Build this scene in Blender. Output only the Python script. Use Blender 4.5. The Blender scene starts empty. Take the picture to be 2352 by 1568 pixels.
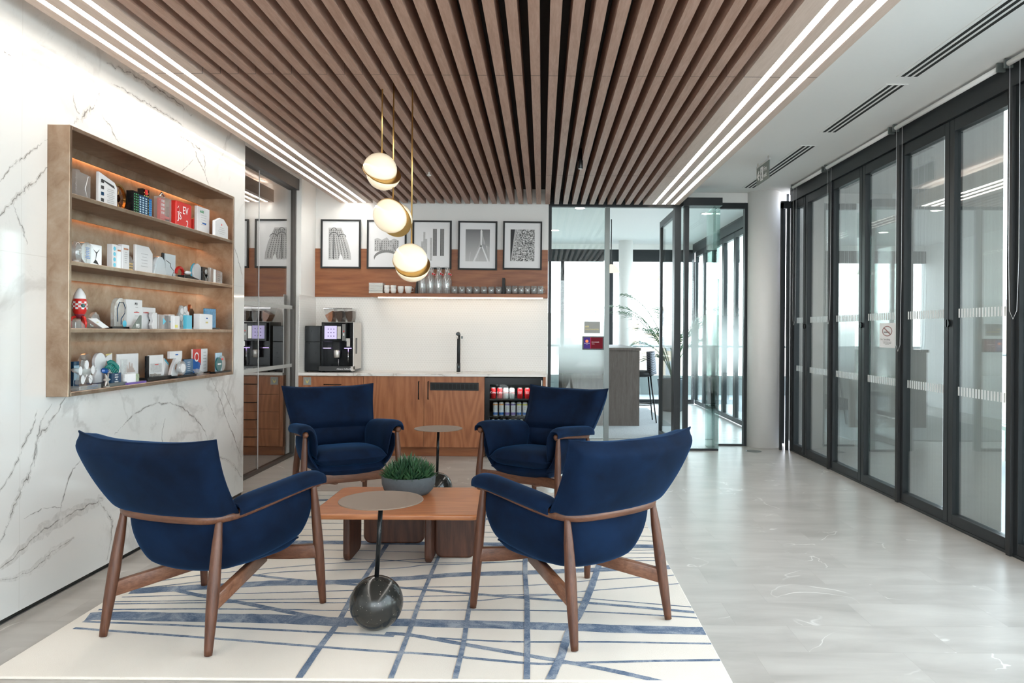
import bpy, math, random
from mathutils import Vector, Matrix
random.seed(7)
S = bpy.context.scene
COL = S.collection
PI = math.pi

# ---------------------------------------------------------------- camera, world, sun, exposure
F = 1700.0; CX = 1245.0; CY = 762.0; H = 1.35; ROLL = 0.0065
cd = bpy.data.cameras.new('camera'); cam = bpy.data.objects.new('camera', cd); COL.objects.link(cam)
cd.sensor_fit = 'HORIZONTAL'; cd.sensor_width = 36.0; cd.lens = F*36.0/2352.0
cd.shift_x = -(CX-1176.0)/2352.0; cd.shift_y = -(784.0-CY)/2352.0
cd.clip_start = 0.05; cd.clip_end = 400
cam.matrix_world = Matrix.Translation((0, 0, H)) @ Matrix.Rotation(PI/2, 4, 'X') @ Matrix.Rotation(ROLL, 4, 'Z')
S.camera = cam
S.view_settings.view_transform = 'Standard'; S.view_settings.look = 'None'
S.view_settings.gamma = 1.0; S.view_settings.use_curve_mapping = False
S.view_settings.exposure = 0.60
w = bpy.data.worlds.new('sky'); S.world = w; w.use_nodes = True
wn = w.node_tree; wn.nodes.clear()
_o = wn.nodes.new('ShaderNodeOutputWorld'); _b = wn.nodes.new('ShaderNodeBackground')
_tc = wn.nodes.new('ShaderNodeTexCoord'); _sp = wn.nodes.new('ShaderNodeSeparateXYZ'); _r = wn.nodes.new('ShaderNodeValToRGB')
wn.links.new(_tc.outputs['Generated'], _sp.inputs[0]); wn.links.new(_sp.outputs['Z'], _r.inputs[0])
_r.color_ramp.elements[0].position = 0.0; _r.color_ramp.elements[0].color = (0.93, 0.95, 1.0, 1)
_r.color_ramp.elements[1].position = 0.7; _r.color_ramp.elements[1].color = (0.72, 0.83, 1.0, 1)
wn.links.new(_r.outputs[0], _b.inputs[0]); _b.inputs[1].default_value = 6.2
wn.links.new(_b.outputs[0], _o.inputs[0])
STRIP = 13.0       # radiance of the ceiling light strips

def at(x, y, Y=None, X=None, Z=None):
    """point of the place seen at photo position x,y, on a plane of known depth Y, side X or height Z"""
    xc = x-CX + (y-CY)*ROLL; yc = y-CY - (x-CX)*ROLL
    if Y is None:
        Y = X*F/xc if X is not None else (H-Z)*F/yc
    return Vector((xc*Y/F, Y, H-yc*Y/F))

# ---------------------------------------------------------------- mesh building
class MB:
    def __init__(s): s.v = []; s.f = []; s.m = []; s.sm = []; s.cur = 0
    def face(s, idx, sm=False): s.f.append(tuple(idx)); s.m.append(s.cur); s.sm.append(sm)
    def box(s, x0, x1, y0, y1, z0, z1):
        b = len(s.v)
        s.v += [(x0,y0,z0),(x1,y0,z0),(x1,y1,z0),(x0,y1,z0),(x0,y0,z1),(x1,y0,z1),(x1,y1,z1),(x0,y1,z1)]
        for q in ((0,3,2,1),(4,5,6,7),(0,1,5,4),(1,2,6,5),(2,3,7,6),(3,0,4,7)): s.face([b+i for i in q])
        return s
    def prism(s, pts, a0, a1, axis='y', sm=False):
        """polygon (2D) extruded along an axis; pts are the other two coordinates in order"""
        b = len(s.v); n = len(pts)
        def P(p, a):
            if axis == 'y': return (p[0], a, p[1])
            if axis == 'x': return (a, p[0], p[1])
            return (p[0], p[1], a)
        for a in (a0, a1): s.v += [P(p, a) for p in pts]
        s.face(list(range(b, b+n))[::-1]); s.face(range(b+n, b+2*n))
        for i in range(n): j = (i+1) % n; s.face((b+i, b+j, b+n+j, b+n+i), sm)
        return s
    def lathe(s, prof, c=(0,0,0), n=24, axis='z', caps=True):
        b = len(s.v)
        for r, h in prof:
            for k in range(n):
                a = 2*PI*k/n; p = (r*math.cos(a), r*math.sin(a), h)
                if axis == 'y': p = (p[0], h, p[1])
                if axis == 'x': p = (h, p[0], p[1])
                s.v.append((c[0]+p[0], c[1]+p[1], c[2]+p[2]))
        for i in range(len(prof)-1):
            for k in range(n):
                l = (k+1) % n; s.face((b+i*n+k, b+i*n+l, b+(i+1)*n+l, b+(i+1)*n+k), True)
        if caps:
            s.face([b+k for k in range(n)][::-1]); s.face([b+(len(prof)-1)*n+k for k in range(n)])
        return s
    def tube(s, pts, rad, n=12, flat=(1, 1), caps=True, sm=True, up=Vector((0,0,1))):
        pts = [Vector(p) for p in pts]; b = len(s.v); N = len(pts)
        if not hasattr(rad, '__len__'): rad = [rad]*N
        for i, p in enumerate(pts):
            t = (pts[min(i+1, N-1)]-pts[max(i-1, 0)]).normalized()
            u = up if abs(t.dot(up)) < 0.98 else Vector((1,0,0))
            sx = t.cross(u).normalized(); sy = sx.cross(t).normalized()
            for k in range(n):
                a = 2*PI*k/n + (PI/4 if n == 4 else 0)
                q = p + sx*math.cos(a)*rad[i]*flat[0] + sy*math.sin(a)*rad[i]*flat[1]
                s.v.append(tuple(q))
        for i in range(N-1):
            for k in range(n):
                l = (k+1) % n; s.face((b+i*n+k, b+i*n+l, b+(i+1)*n+l, b+(i+1)*n+k), sm)
        if caps: s.face([b+k for k in range(n)][::-1]); s.face([b+(N-1)*n+k for k in range(n)])
        return s
    def sphere(s, c, r, n=20, m=12, sc=(1,1,1)):
        b = len(s.v)
        for i in range(1, m):
            t = PI*i/m
            for k in range(n):
                a = 2*PI*k/n
                s.v.append((c[0]+r*sc[0]*math.sin(t)*math.cos(a), c[1]+r*sc[1]*math.sin(t)*math.sin(a), c[2]-r*sc[2]*math.cos(t)))
        s.v.append((c[0], c[1], c[2]-r*sc[2])); s.v.append((c[0], c[1], c[2]+r*sc[2])); B = len(s.v)-2
        for i in range(m-2):
            for k in range(n):
                l = (k+1) % n; s.face((b+i*n+k, b+i*n+l, b+(i+1)*n+l, b+(i+1)*n+k), True)
        for k in range(n):
            l = (k+1) % n; s.face((B, b+l, b+k), True); s.face((B+1, b+(m-2)*n+k, b+(m-2)*n+l), True)
        return s
    def quad(s, a, b_, c, d, sm=False):
        b = len(s.v); s.v += [tuple(a), tuple(b_), tuple(c), tuple(d)]; s.face((b, b+1, b+2, b+3), sm); return s
    def poly(s, pts):
        b = len(s.v); s.v += [tuple(p) for p in pts]; s.face(range(b, b+len(pts))); return s
    def build(s, name, mats, parent=None, bevel=0, sub=0, seg=2):
        me = bpy.data.meshes.new(name); me.from_pydata([tuple(v) for v in s.v], [], s.f)
        if not isinstance(mats, (list, tuple)): mats = [mats]
        for m_ in mats: me.materials.append(m_)
        me.polygons.foreach_set('material_index', s.m); me.polygons.foreach_set('use_smooth', s.sm)
        me.update()
        o = bpy.data.objects.new(name, me); COL.objects.link(o)
        if parent is not None: o.parent = parent
        if bevel:
            d = o.modifiers.new('bevel', 'BEVEL'); d.width = bevel; d.segments = seg; d.limit_method = 'ANGLE'; d.angle_limit = math.radians(40)
        if sub:
            d = o.modifiers.new('sub', 'SUBSURF'); d.levels = sub; d.render_levels = sub
        return o

def tag(o, label, cat, group=None):
    o['label'] = label; o['category'] = cat
    if group: o['group'] = group
    return o
def thing(name, label, cat, loc=(0,0,0), rz=0, group=None):
    o = bpy.data.objects.new(name, None); COL.objects.link(o); o.empty_display_size = 0.1
    o.location = loc; o.rotation_euler = (0, 0, rz)
    return tag(o, label, cat, group)
def struct(o): o['kind'] = 'structure'; return o
def sroot(name, loc=(0,0,0)):
    o = bpy.data.objects.new(name, None); COL.objects.link(o); o.location = loc; o.empty_display_size = 0.1
    return struct(o)
KIDS = {}
def copy_tree(o, parent=None):
    c = o.copy(); COL.objects.link(c)
    if parent is not None: c.parent = parent
    for ch in [k for k in list(bpy.data.objects) if k.parent == o]: copy_tree(ch, c)
    return c
def relabel(o, label, loc=None, rz=None, group=None):
    o['label'] = label
    if group: o['group'] = group
    if loc is not None: o.location = loc
    if rz is not None: o.rotation_euler = (0, 0, rz)
    return o
def crom(P, n=6, closed=False):
    P = [Vector(p) for p in P]; out = []
    for i in range(len(P)-1):
        p0 = P[max(i-1, 0)]; p1 = P[i]; p2 = P[i+1]; p3 = P[min(i+2, len(P)-1)]
        for k in range(n):
            t = k/n
            out.append(0.5*((2*p1)+(p2-p0)*t+(2*p0-5*p1+4*p2-p3)*t*t+(3*p1-p0-3*p2+p3)*t*t*t))
    out.append(P[-1]); return out
def rrect(x0, x1, z0, z1, r, n=5):
    out = []
    for cx_, cz_, a0 in ((x1-r, z0+r, -PI/2), (x1-r, z1-r, 0), (x0+r, z1-r, PI/2), (x0+r, z0+r, PI)):
        for k in range(n+1):
            a = a0+PI/2*k/n; out.append((cx_+r*math.cos(a), cz_+r*math.sin(a)))
    return out
def text(name, body, size, mat_, parent, mw, depth=0.0006, align='LEFT', bold=False):
    """lettering turned into a mesh; mw is its matrix under the parent"""
    cu = bpy.data.curves.new(name, 'FONT'); cu.body = body; cu.size = size; cu.extrude = depth; cu.align_x = align
    cu.resolution_u = 2
    if bold: cu.offset = size*0.02
    to = bpy.data.objects.new(name, cu); COL.objects.link(to)
    dg = bpy.context.evaluated_depsgraph_get()
    me = bpy.data.meshes.new_from_object(to.evaluated_get(dg)); bpy.data.objects.remove(to)
    me.name = name; me.materials.clear(); me.materials.append(mat_)
    o = bpy.data.objects.new(name, me); COL.objects.link(o); o.parent = parent; o.matrix_local = mw
    return o
def face_cam(x, y, z): return Matrix.Translation((x, y, z)) @ Matrix.Rotation(PI/2, 4, 'X')        # reads from -Y
def face_right(x, y, z): return Matrix.Translation((x, y, z)) @ Matrix.Rotation(PI/2, 4, 'Z') @ Matrix.Rotation(PI/2, 4, 'X')   # on a left wall, reads from +X
def face_left(x, y, z): return Matrix.Translation((x, y, z)) @ Matrix.Rotation(-PI/2, 4, 'Z') @ Matrix.Rotation(PI/2, 4, 'X')   # reads from -X

# ---------------------------------------------------------------- materials
class NT:
    def __init__(s, name):
        s.m = bpy.data.materials.new(name); s.m.use_nodes = True; s.t = s.m.node_tree; s.t.nodes.clear()
        s.out = s.t.nodes.new('ShaderNodeOutputMaterial')
    def n(s, typ, **kw):
        d = s.t.nodes.new(typ)
        for k, v in kw.items(): setattr(d, k, v)
        return d
    def l(s, a, b): s.t.links.new(a, b)
    def math(s, op, a, b=None, clamp=False):
        d = s.n('ShaderNodeMath', operation=op); d.use_clamp = clamp
        for i, q in enumerate((a, b)):
            if q is None: continue
            if isinstance(q, (int, float)): d.inputs[i].default_value = q
            else: s.l(q, d.inputs[i])
        return d.outputs[0]
    def ramp(s, fac, stops):
        d = s.n('ShaderNodeValToRGB'); e = d.color_ramp.elements
        while len(e) < len(stops): e.new(0.5)
        for i, (p, c) in enumerate(stops): e[i].position = p; e[i].color = (*c, 1) if len(c) == 3 else c
        s.l(fac, d.inputs[0]); return d.outputs[0]
    def mix(s, fac, a, b):
        d = s.n('ShaderNodeMix', data_type='RGBA')
        for i, q in ((0, fac), (6, a), (7, b)):
            if isinstance(q, (int, float)): d.inputs[i].default_value = q
            elif isinstance(q, tuple): d.inputs[i].default_value = (*q, 1)
            else: s.l(q, d.inputs[i])
        return d.outputs[2]
    def coord(s, scale=(1,1,1), rot=(0,0,0), kind='Object'):
        tc = s.n('ShaderNodeTexCoord'); mp = s.n('ShaderNodeMapping')
        mp.inputs['Scale'].default_value = scale; mp.inputs['Rotation'].default_value = rot
        s.l(tc.outputs[kind], mp.inputs[0]); return mp.outputs[0]
    def noise(s, vec, scale, detail=4, rough=0.5, dist=0.0):
        d = s.n('ShaderNodeTexNoise'); d.inputs['Scale'].default_value = scale; d.inputs['Detail'].default_value = detail
        d.inputs['Roughness'].default_value = rough; d.inputs['Distortion'].default_value = dist
        s.l(vec, d.inputs['Vector']); return d.outputs['Fac']
    def bsdf(s, **kw):
        d = s.n('ShaderNodeBsdfPrincipled')
        for k, v in kw.items():
            k = k.replace('_', ' ')
            if isinstance(v, tuple): d.inputs[k].default_value = (*v, 1) if len(v) == 3 else v
            elif isinstance(v, (int, float)): d.inputs[k].default_value = v
            else: s.l(v, d.inputs[k])
        s.l(d.outputs[0], s.out.inputs[0]); return d
    def bump(s, h, strength, dist=0.01):
        d = s.n('ShaderNodeBump'); d.inputs['Strength'].default_value = strength; d.inputs['Distance'].default_value = dist
        s.l(h, d.inputs['Height']); return d.outputs[0]
def mat(name, col, rough=0.5, metal=0.0, var=0.04, vs=30, **kw):
    t = NT(name); v = t.coord(); f = t.noise(v, vs, 3)
    a = tuple(max(0, c*(1-var)) for c in col); b = tuple(min(1, c*(1+var)) for c in col)
    t.bsdf(Base_Color=t.mix(f, a, b), Roughness=rough, Metallic=metal, **kw); return t.m
def emit(name, col, s_):
    t = NT(name); e = t.n('ShaderNodeEmission'); e.inputs[0].default_value = (*col, 1); e.inputs[1].default_value = s_
    t.l(e.outputs[0], t.out.inputs[0]); return t.m
def wood(name, cols, axis='x', scale=1.0, rough=0.4, cath=0.0, coat=0.0, joints=None):
    """grain runs along the axis"""
    t = NT(name); st = {'x': (1, 12, 12), 'y': (12, 1, 12), 'z': (12, 12, 1)}[axis]
    v = t.coord(tuple(a*scale for a in st))
    n1 = t.noise(v, 2.2, 6, 0.62, 0.6); n2 = t.noise(v, 11, 4, 0.6, 0.2)
    f = t.math('ADD', t.math('MULTIPLY', n1, 0.62), t.math('MULTIPLY', n2, 0.38))
    if cath:
        cs = {'x': (0.55, 3.0, 3.0), 'y': (3.0, 0.55, 3.0), 'z': (3.0, 3.0, 0.55)}[axis]
        vv = t.coord(tuple(a*scale for a in cs)); q = t.noise(vv, 1.1, 1.5, 0.4)
        wv = t.math('SINE', t.math('MULTIPLY', q, 95.0)); f = t.math('ADD', t.math('MULTIPLY', f, 1-cath), t.math('MULTIPLY', t.math('ADD', t.math('MULTIPLY', wv, 0.16), 0.5), cath))
    c = t.ramp(f, [(0.28, cols[0]), (0.47, cols[1]), (0.68, cols[2])])
    if joints:
        tc = t.n('ShaderNodeTexCoord'); sp = t.n('ShaderNodeSeparateXYZ'); t.l(tc.outputs['Object'], sp.inputs[0]); fac = None
        for j in joints:
            g = t.math('LESS_THAN', t.math('ABSOLUTE', t.math('SUBTRACT', sp.outputs['Y'], j)), 0.004)
            fac = g if fac is None else t.math('MAXIMUM', fac, g)
        c = t.mix(fac, c, tuple(a*0.35 for a in cols[0]))
    t.bsdf(Base_Color=c, Roughness=rough, Coat_Weight=coat, Coat_Roughness=0.2, Normal=t.bump(n2, 0.12, 0.002)); return t.m
def pane(name, tint=(0.90, 0.95, 0.935), ior=1.52, gain=1.0, base=0.0, rough=0.0, milky=0.0):
    t = NT(name); tr = t.n('ShaderNodeBsdfTransparent'); tr.inputs[0].default_value = (*tint, 1)
    gl = t.n('ShaderNodeBsdfGlossy'); gl.inputs['Roughness'].default_value = rough; gl.inputs[0].default_value = (1, 1, 1, 1)
    fr = t.n('ShaderNodeFresnel'); gm = t.n('ShaderNodeNewGeometry')
    t.l(t.math('ADD', t.math('MULTIPLY', gm.outputs['Backfacing'], 1/ior-ior), ior), fr.inputs[0])   # same index from both faces
    fac = t.math('ADD', t.math('MULTIPLY', fr.outputs[0], gain), base, clamp=True)
    mx = t.n('ShaderNodeMixShader'); t.l(fac, mx.inputs[0]); t.l(tr.outputs[0], mx.inputs[1]); t.l(gl.outputs[0], mx.inputs[2])
    if milky:
        df = t.n('ShaderNodeBsdfDiffuse'); df.inputs[0].default_value = (0.85, 0.86, 0.86, 1); ml = t.n('ShaderNodeBsdfTranslucent'); ml.inputs[0].default_value = (0.85, 0.86, 0.86, 1)
        a = t.n('ShaderNodeMixShader'); t.l(df.outputs[0], a.inputs[1]); t.l(ml.outputs[0], a.inputs[2])
        b = t.n('ShaderNodeMixShader'); b.inputs[0].default_value = milky; t.l(mx.outputs[0], b.inputs[1]); t.l(a.outputs[0], b.inputs[2]); mx = b
    t.l(mx.outputs[0], t.out.inputs[0]); return t.m

M = {}
M['white'] = mat('white_paint', (0.85, 0.835, 0.81), 0.6, var=0.01)
M['ceiling'] = mat('ceiling_paint', (0.85, 0.84, 0.815), 0.7, var=0.01)
M['frame'] = mat('anthracite_aluminium', (0.020, 0.024, 0.027), 0.42, 0.1, var=0.08, Specular_IOR_Level=0.35)
M['frame2'] = mat('grey_aluminium', (0.16, 0.18, 0.175), 0.35, 0.5, var=0.05)
M['black'] = mat('black_plastic', (0.007, 0.008, 0.009), 0.22, var=0.1, Specular_IOR_Level=0.28)
M['blackm'] = mat('black_matt', (0.016, 0.017, 0.018), 0.6, var=0.1)
M['steel'] = mat('brushed_steel', (0.62, 0.58, 0.54), 0.35, 0.8, var=0.04)
M['chrome'] = mat('chrome', (0.8, 0.8, 0.8), 0.12, 1.0, var=0.01)
M['brass'] = mat('brushed_brass', (0.62, 0.40, 0.15), 0.28, 1.0, var=0.05)
M['opal'] = emit('opal_glass_lit', (1.0, 0.86, 0.62), 0.95)
M['strip'] = emit('led_diffuser', (1.0, 0.955, 0.88), STRIP)
M['slotdark'] = mat('vent_dark', (0.015, 0.015, 0.014), 0.8)
M['tabletop'] = mat('bronze_laminate', (0.20, 0.148, 0.115), 0.5, 0.1, var=0.03)
M['paper'] = mat('white_card', (0.82, 0.82, 0.83), 0.6, var=0.01)
M['greycard'] = mat('pale_grey_card', (0.62, 0.62, 0.62), 0.6, var=0.05)
M['ink'] = mat('black_ink', (0.03, 0.03, 0.032), 0.6)
M['midink'] = mat('grey_ink', (0.22, 0.22, 0.22), 0.6, var=0.3, vs=60)
M['litink'] = mat('pale_grey_ink', (0.50, 0.50, 0.50), 0.6, var=0.3, vs=60)
M['porcelain'] = mat('white_porcelain', (0.80, 0.79, 0.76), 0.2, var=0.01)
M['concrete'] = mat('grey_concrete', (0.065, 0.078, 0.088), 0.75, var=0.22, vs=60)
M['soil'] = mat('clay_pebbles', (0.22, 0.10, 0.05), 0.9, var=0.5, vs=90)
M['glass'] = pane('window_glass', ior=1.55, gain=1.3)
M['glass_int'] = pane('partition_glass', (0.93, 0.965, 0.955), ior=1.5, gain=1.0)
M['glass_dark'] = pane('tinted_glass', (0.5, 0.47, 0.43), ior=1.6, gain=1.5, base=0.17)
M['clear'] = pane('drinking_glass', (0.96, 0.98, 0.98), ior=1.45, gain=1.6, base=0.08, rough=0.05, milky=0.17)
M['hopper'] = pane('hopper_plastic', (0.9, 0.9, 0.9), ior=1.4, gain=0.8, milky=0.03)
M['acrylic'] = pane('clear_acrylic', (0.93, 0.95, 0.95), ior=1.5, gain=1.5, base=0.05, rough=0.06, milky=0.20)
M['frostacr'] = mat('frosted_acrylic', (0.74, 0.74, 0.75), 0.25, var=0.04, Coat_Weight=0.6)
M['red'] = mat('red_enamel', (0.62, 0.025, 0.02), 0.3)
M['teal'] = mat('teal_acrylic', (0.0, 0.20, 0.17), 0.2)
M['navy'] = mat('navy_acrylic', (0.012, 0.05, 0.11), 0.15)
M['blue'] = mat('blue_acrylic', (0.02, 0.12, 0.42), 0.15)
M['cyan'] = mat('cyan_acrylic', (0.10, 0.50, 0.68), 0.2)
M['paleblue'] = mat('pale_blue_acrylic', (0.42, 0.60, 0.72), 0.2)
M['yellow'] = mat('yellow_acrylic', (0.72, 0.66, 0.18), 0.2)
M['green'] = mat('green_enamel', (0.05, 0.32, 0.12), 0.35)
M['copper'] = mat('copper', (0.62, 0.30, 0.18), 0.25, 1.0)
M['orange'] = mat('terracotta', (0.42, 0.16, 0.07), 0.5, var=0.15)
M['beans'] = mat('coffee_beans', (0.07, 0.035, 0.018), 0.6, var=0.7, vs=140)
M['lilac'] = emit('lit_screen', (0.60, 0.55, 0.86), 0.85)
M['violet'] = emit('violet_led', (0.62, 0.45, 1.0), 2.2)
M['label'] = mat('white_lettering', (0.85, 0.85, 0.85), 0.5)
M['greylabel'] = mat('grey_lettering', (0.35, 0.35, 0.36), 0.6)
M['redlabel'] = mat('red_lettering', (0.6, 0.06, 0.04), 0.5)
M['gold'] = mat('gold_lettering', (0.66, 0.55, 0.20), 0.4, 0.3)
M['signgrey'] = mat('sign_grey_green', (0.17, 0.20, 0.18), 0.5, var=0.02)
M['plate'] = mat('grey_sign_plate', (0.30, 0.31, 0.29), 0.4, var=0.02)

M['walnut'] = wood('walnut', [(0.032, 0.0105, 0.005), (0.085, 0.029, 0.0135), (0.15, 0.058, 0.029)], 'z', 1.3, 0.42)
M['walnut_x'] = wood('walnut_rail', [(0.045, 0.0155, 0.007), (0.11, 0.040, 0.019), (0.185, 0.078, 0.040)], 'x', 1.3, 0.40)
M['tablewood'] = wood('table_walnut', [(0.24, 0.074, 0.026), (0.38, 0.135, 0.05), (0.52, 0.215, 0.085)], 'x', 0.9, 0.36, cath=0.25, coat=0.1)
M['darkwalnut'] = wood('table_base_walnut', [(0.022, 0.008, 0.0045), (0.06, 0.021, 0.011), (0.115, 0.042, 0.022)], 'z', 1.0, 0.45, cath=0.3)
M['veneer'] = wood('walnut_veneer', [(0.19, 0.064, 0.024), (0.34, 0.122, 0.048), (0.47, 0.19, 0.082)], 'z', 1.0, 0.45, cath=0.42)
M['veneer_x'] = wood('walnut_veneer_horizontal', [(0.145, 0.044, 0.016), (0.27, 0.09, 0.033), (0.38, 0.145, 0.056)], 'x', 0.8, 0.42, cath=0.35)
M['slat'] = wood('ceiling_slat_walnut', [(0.29, 0.165, 0.118), (0.38, 0.225, 0.165), (0.47, 0.30, 0.23)], 'y', 1.4, 0.5, joints=(1.2, 4.22, 6.9))
M['slatp'] = wood('light_panel_wood', [(0.52, 0.38, 0.30), (0.59, 0.45, 0.37), (0.66, 0.52, 0.44)], 'y', 1.4, 0.5, joints=(1.2, 4.22, 6.9))  # paler than the slats: glow of the strips put into the wood colour
M['darkoak'] = wood('grey_oak', [(0.055, 0.042, 0.036), (0.095, 0.075, 0.065), (0.135, 0.11, 0.098)], 'z', 1.2, 0.5)
M['felt'] = mat('dark_acoustic_backing', (0.035, 0.028, 0.024), 0.9, var=0.15)

def velvet():
    t = NT('navy_velvet'); v = t.coord(); n1 = t.noise(v, 4.5, 3, 0.5, 0.5); n2 = t.noise(v, 260, 2); n3 = t.noise(v, 14, 3, 0.6)
    f = t.math('ADD', t.math('MULTIPLY', n1, 0.7), t.math('MULTIPLY', n3, 0.3))
    c = t.ramp(f, [(0.35, (0.0008, 0.0050, 0.017)), (0.65, (0.0022, 0.0125, 0.041))])
    t.bsdf(Base_Color=c, Roughness=0.85, Sheen_Weight=0.40, Sheen_Roughness=0.35, Sheen_Tint=(0.02, 0.13, 0.34), Specular_IOR_Level=0.15,
           Normal=t.bump(n2, 0.12, 0.001)); return t.m
M['velvet'] = velvet()

def marble(name, base, vein, rough=0.06, sc=1.0, lines=True):
    t = NT(name); v = t.coord((1, sc*0.85, sc*0.62), (0.75, 0, 0)); vc = t.coord((sc, sc, sc))
    big = t.noise(v, 0.85, 9, 0.56, 0.7)
    d1 = t.math('ABSOLUTE', t.math('SUBTRACT', big, 0.52))
    v1 = t.ramp(d1, [(0.0, (1, 1, 1)), (0.006, (0.75, 0.75, 0.75)), (0.017, (0, 0, 0))])
    mask = t.ramp(t.noise(vc, 0.75, 2), [(0.40, (0, 0, 0)), (0.52, (1, 1, 1))])
    fine = t.noise(v, 2.6, 6, 0.6, 1.6); d2 = t.math('ABSOLUTE', t.math('SUBTRACT', fine, 0.5))
    v2 = t.ramp(d2, [(0.0, (0.6, 0.6, 0.6)), (0.012, (0, 0, 0))])
    smoky = t.ramp(d1, [(0.0, (0.42, 0.42, 0.42)), (0.05, (0, 0, 0))])
    near = t.ramp(d1, [(0.0, (1, 1, 1)), (0.07, (0, 0, 0))])
    fac = t.math('MAXIMUM', t.math('MULTIPLY', v1, mask), t.math('MULTIPLY', v2, t.math('MULTIPLY', near, mask)))
    fac = t.math('MAXIMUM', fac, t.math('MULTIPLY', t.math('MULTIPLY', smoky, mask), t.ramp(fine, [(0.42, (0.15, 0.15, 0.15)), (0.6, (1, 1, 1))])))
    c = t.mix(t.math('MULTIPLY', fac, 0.35 if lines else 0.85), base, vein)
    if lines:
        tc = t.n('ShaderNodeTexCoord'); sp = t.n('ShaderNodeSeparateXYZ'); t.l(tc.outputs['Object'], sp.inputs[0]); g = None
        for ax, j in (('Z', 1.70), ('Y', 1.9), ('Y', 3.45), ('Y', 5.0)):
            q = t.math('LESS_THAN', t.math('ABSOLUTE', t.math('SUBTRACT', sp.outputs[ax], j)), 0.0016); g = q if g is None else t.math('MAXIMUM', g, q)
        c = t.mix(t.math('MULTIPLY', g, 0.35), c, (0.45, 0.42, 0.38))
    t.bsdf(Base_Color=c, Roughness=rough, Specular_IOR_Level=0.5); return t.m
M['marble'] = marble('polished_marble', (0.70, 0.685, 0.66), (0.27, 0.245, 0.23))
M['counter'] = marble('marble_worktop', (0.80, 0.77, 0.73), (0.5, 0.46, 0.42), 0.2, 2.5, False)

def floor_mat():
    t = NT('pale_stone_tiles'); tc = t.coord((1, 1, 1))
    br = t.n('ShaderNodeTexBrick'); br.offset = 0.37; br.offset_frequency = 2
    mp = t.n('ShaderNodeMapping'); mp.inputs['Location'].default_value = (0.12, -0.02, 0); t.l(tc, mp.inputs[0]); t.l(mp.outputs[0], br.inputs['Vector'])
    br.inputs['Scale'].default_value = 1.0; br.inputs['Brick Width'].default_value = 0.63; br.inputs['Row Height'].default_value = 0.2835
    br.inputs['Mortar Size'].default_value = 0.0011; br.inputs['Mortar Smooth'].default_value = 0.1
    br.inputs['Color1'].default_value = (0.0, 0.0, 0.0, 1); br.inputs['Color2'].default_value = (1, 1, 1, 1); br.inputs['Mortar'].default_value = (0.5, 0.5, 0.5, 1)
    off = t.n('ShaderNodeVectorMath', operation='SCALE'); t.l(br.outputs['Color'], off.inputs[0]); off.inputs['Scale'].default_value = 7.3
    ad = t.n('ShaderNodeVectorMath', operation='ADD'); t.l(tc, ad.inputs[0]); t.l(off.outputs[0], ad.inputs[1])
    mp2 = t.n('ShaderNodeMapping'); mp2.inputs['Scale'].default_value = (0.8, 2.6, 1); mp2.inputs['Rotation'].default_value = (0, 0, 0.25); t.l(ad.outputs[0], mp2.inputs[0])
    cl = t.noise(mp2.outputs[0], 2.1, 5, 0.55, 0.5)
    c = t.ramp(cl, [(0.3, (0.35, 0.328, 0.30)), (0.5, (0.425, 0.40, 0.37)), (0.72, (0.50, 0.475, 0.44))])
    vn = t.noise(ad.outputs[0], 1.15, 4, 0.5, 1.3); d = t.math('ABSOLUTE', t.math('SUBTRACT', vn, 0.5))
    mk = t.ramp(t.noise(ad.outputs[0], 2.2, 2), [(0.55, (0, 0, 0)), (0.66, (1, 1, 1))])
    vf = t.math('MULTIPLY', t.ramp(d, [(0.0, (0.9, 0.9, 0.9)), (0.008, (0, 0, 0))]), mk)
    c = t.mix(vf, c, (0.80, 0.78, 0.74))
    c = t.mix(t.math('MULTIPLY', br.outputs['Fac'], 0.42), c, (0.30, 0.27, 0.24))
    rg = t.math('ADD', t.math('MULTIPLY', cl, 0.15), 0.24)
    t.bsdf(Base_Color=c, Roughness=rg, Specular_IOR_Level=0.45, Normal=t.bump(cl, 0.03, 0.004)); return t.m
M['floor'] = floor_mat()

def rug_mats():
    t = NT('cream_rug_pile'); v = t.coord(); n = t.noise(v, 330, 2); b = t.noise(v, 3, 4)
    c = t.mix(b, (0.71, 0.645, 0.56), (0.80, 0.745, 0.67))
    t.bsdf(Base_Color=c, Roughness=0.95, Sheen_Weight=0.2, Normal=t.bump(n, 0.5, 0.004)); cream = t.m
    t = NT('blue_rug_pile'); v = t.coord(); n = t.noise(v, 330, 2); b = t.noise(v, 5.5, 5, 0.7, 1.4); s_ = t.noise(v, 160, 2, 0.7)
    f = t.math('ADD', t.math('MULTIPLY', b, 0.72), t.math('MULTIPLY', s_, 0.28))
    c = t.ramp(f, [(0.36, (0.06, 0.105, 0.185)), (0.48, (0.15, 0.20, 0.285)), (0.62, (0.36, 0.40, 0.46))])
    t.bsdf(Base_Color=c, Roughness=0.95, Normal=t.bump(n, 0.5, 0.004)); return cream, t.m
M['rug'], M['rugblue'] = rug_mats()

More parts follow.
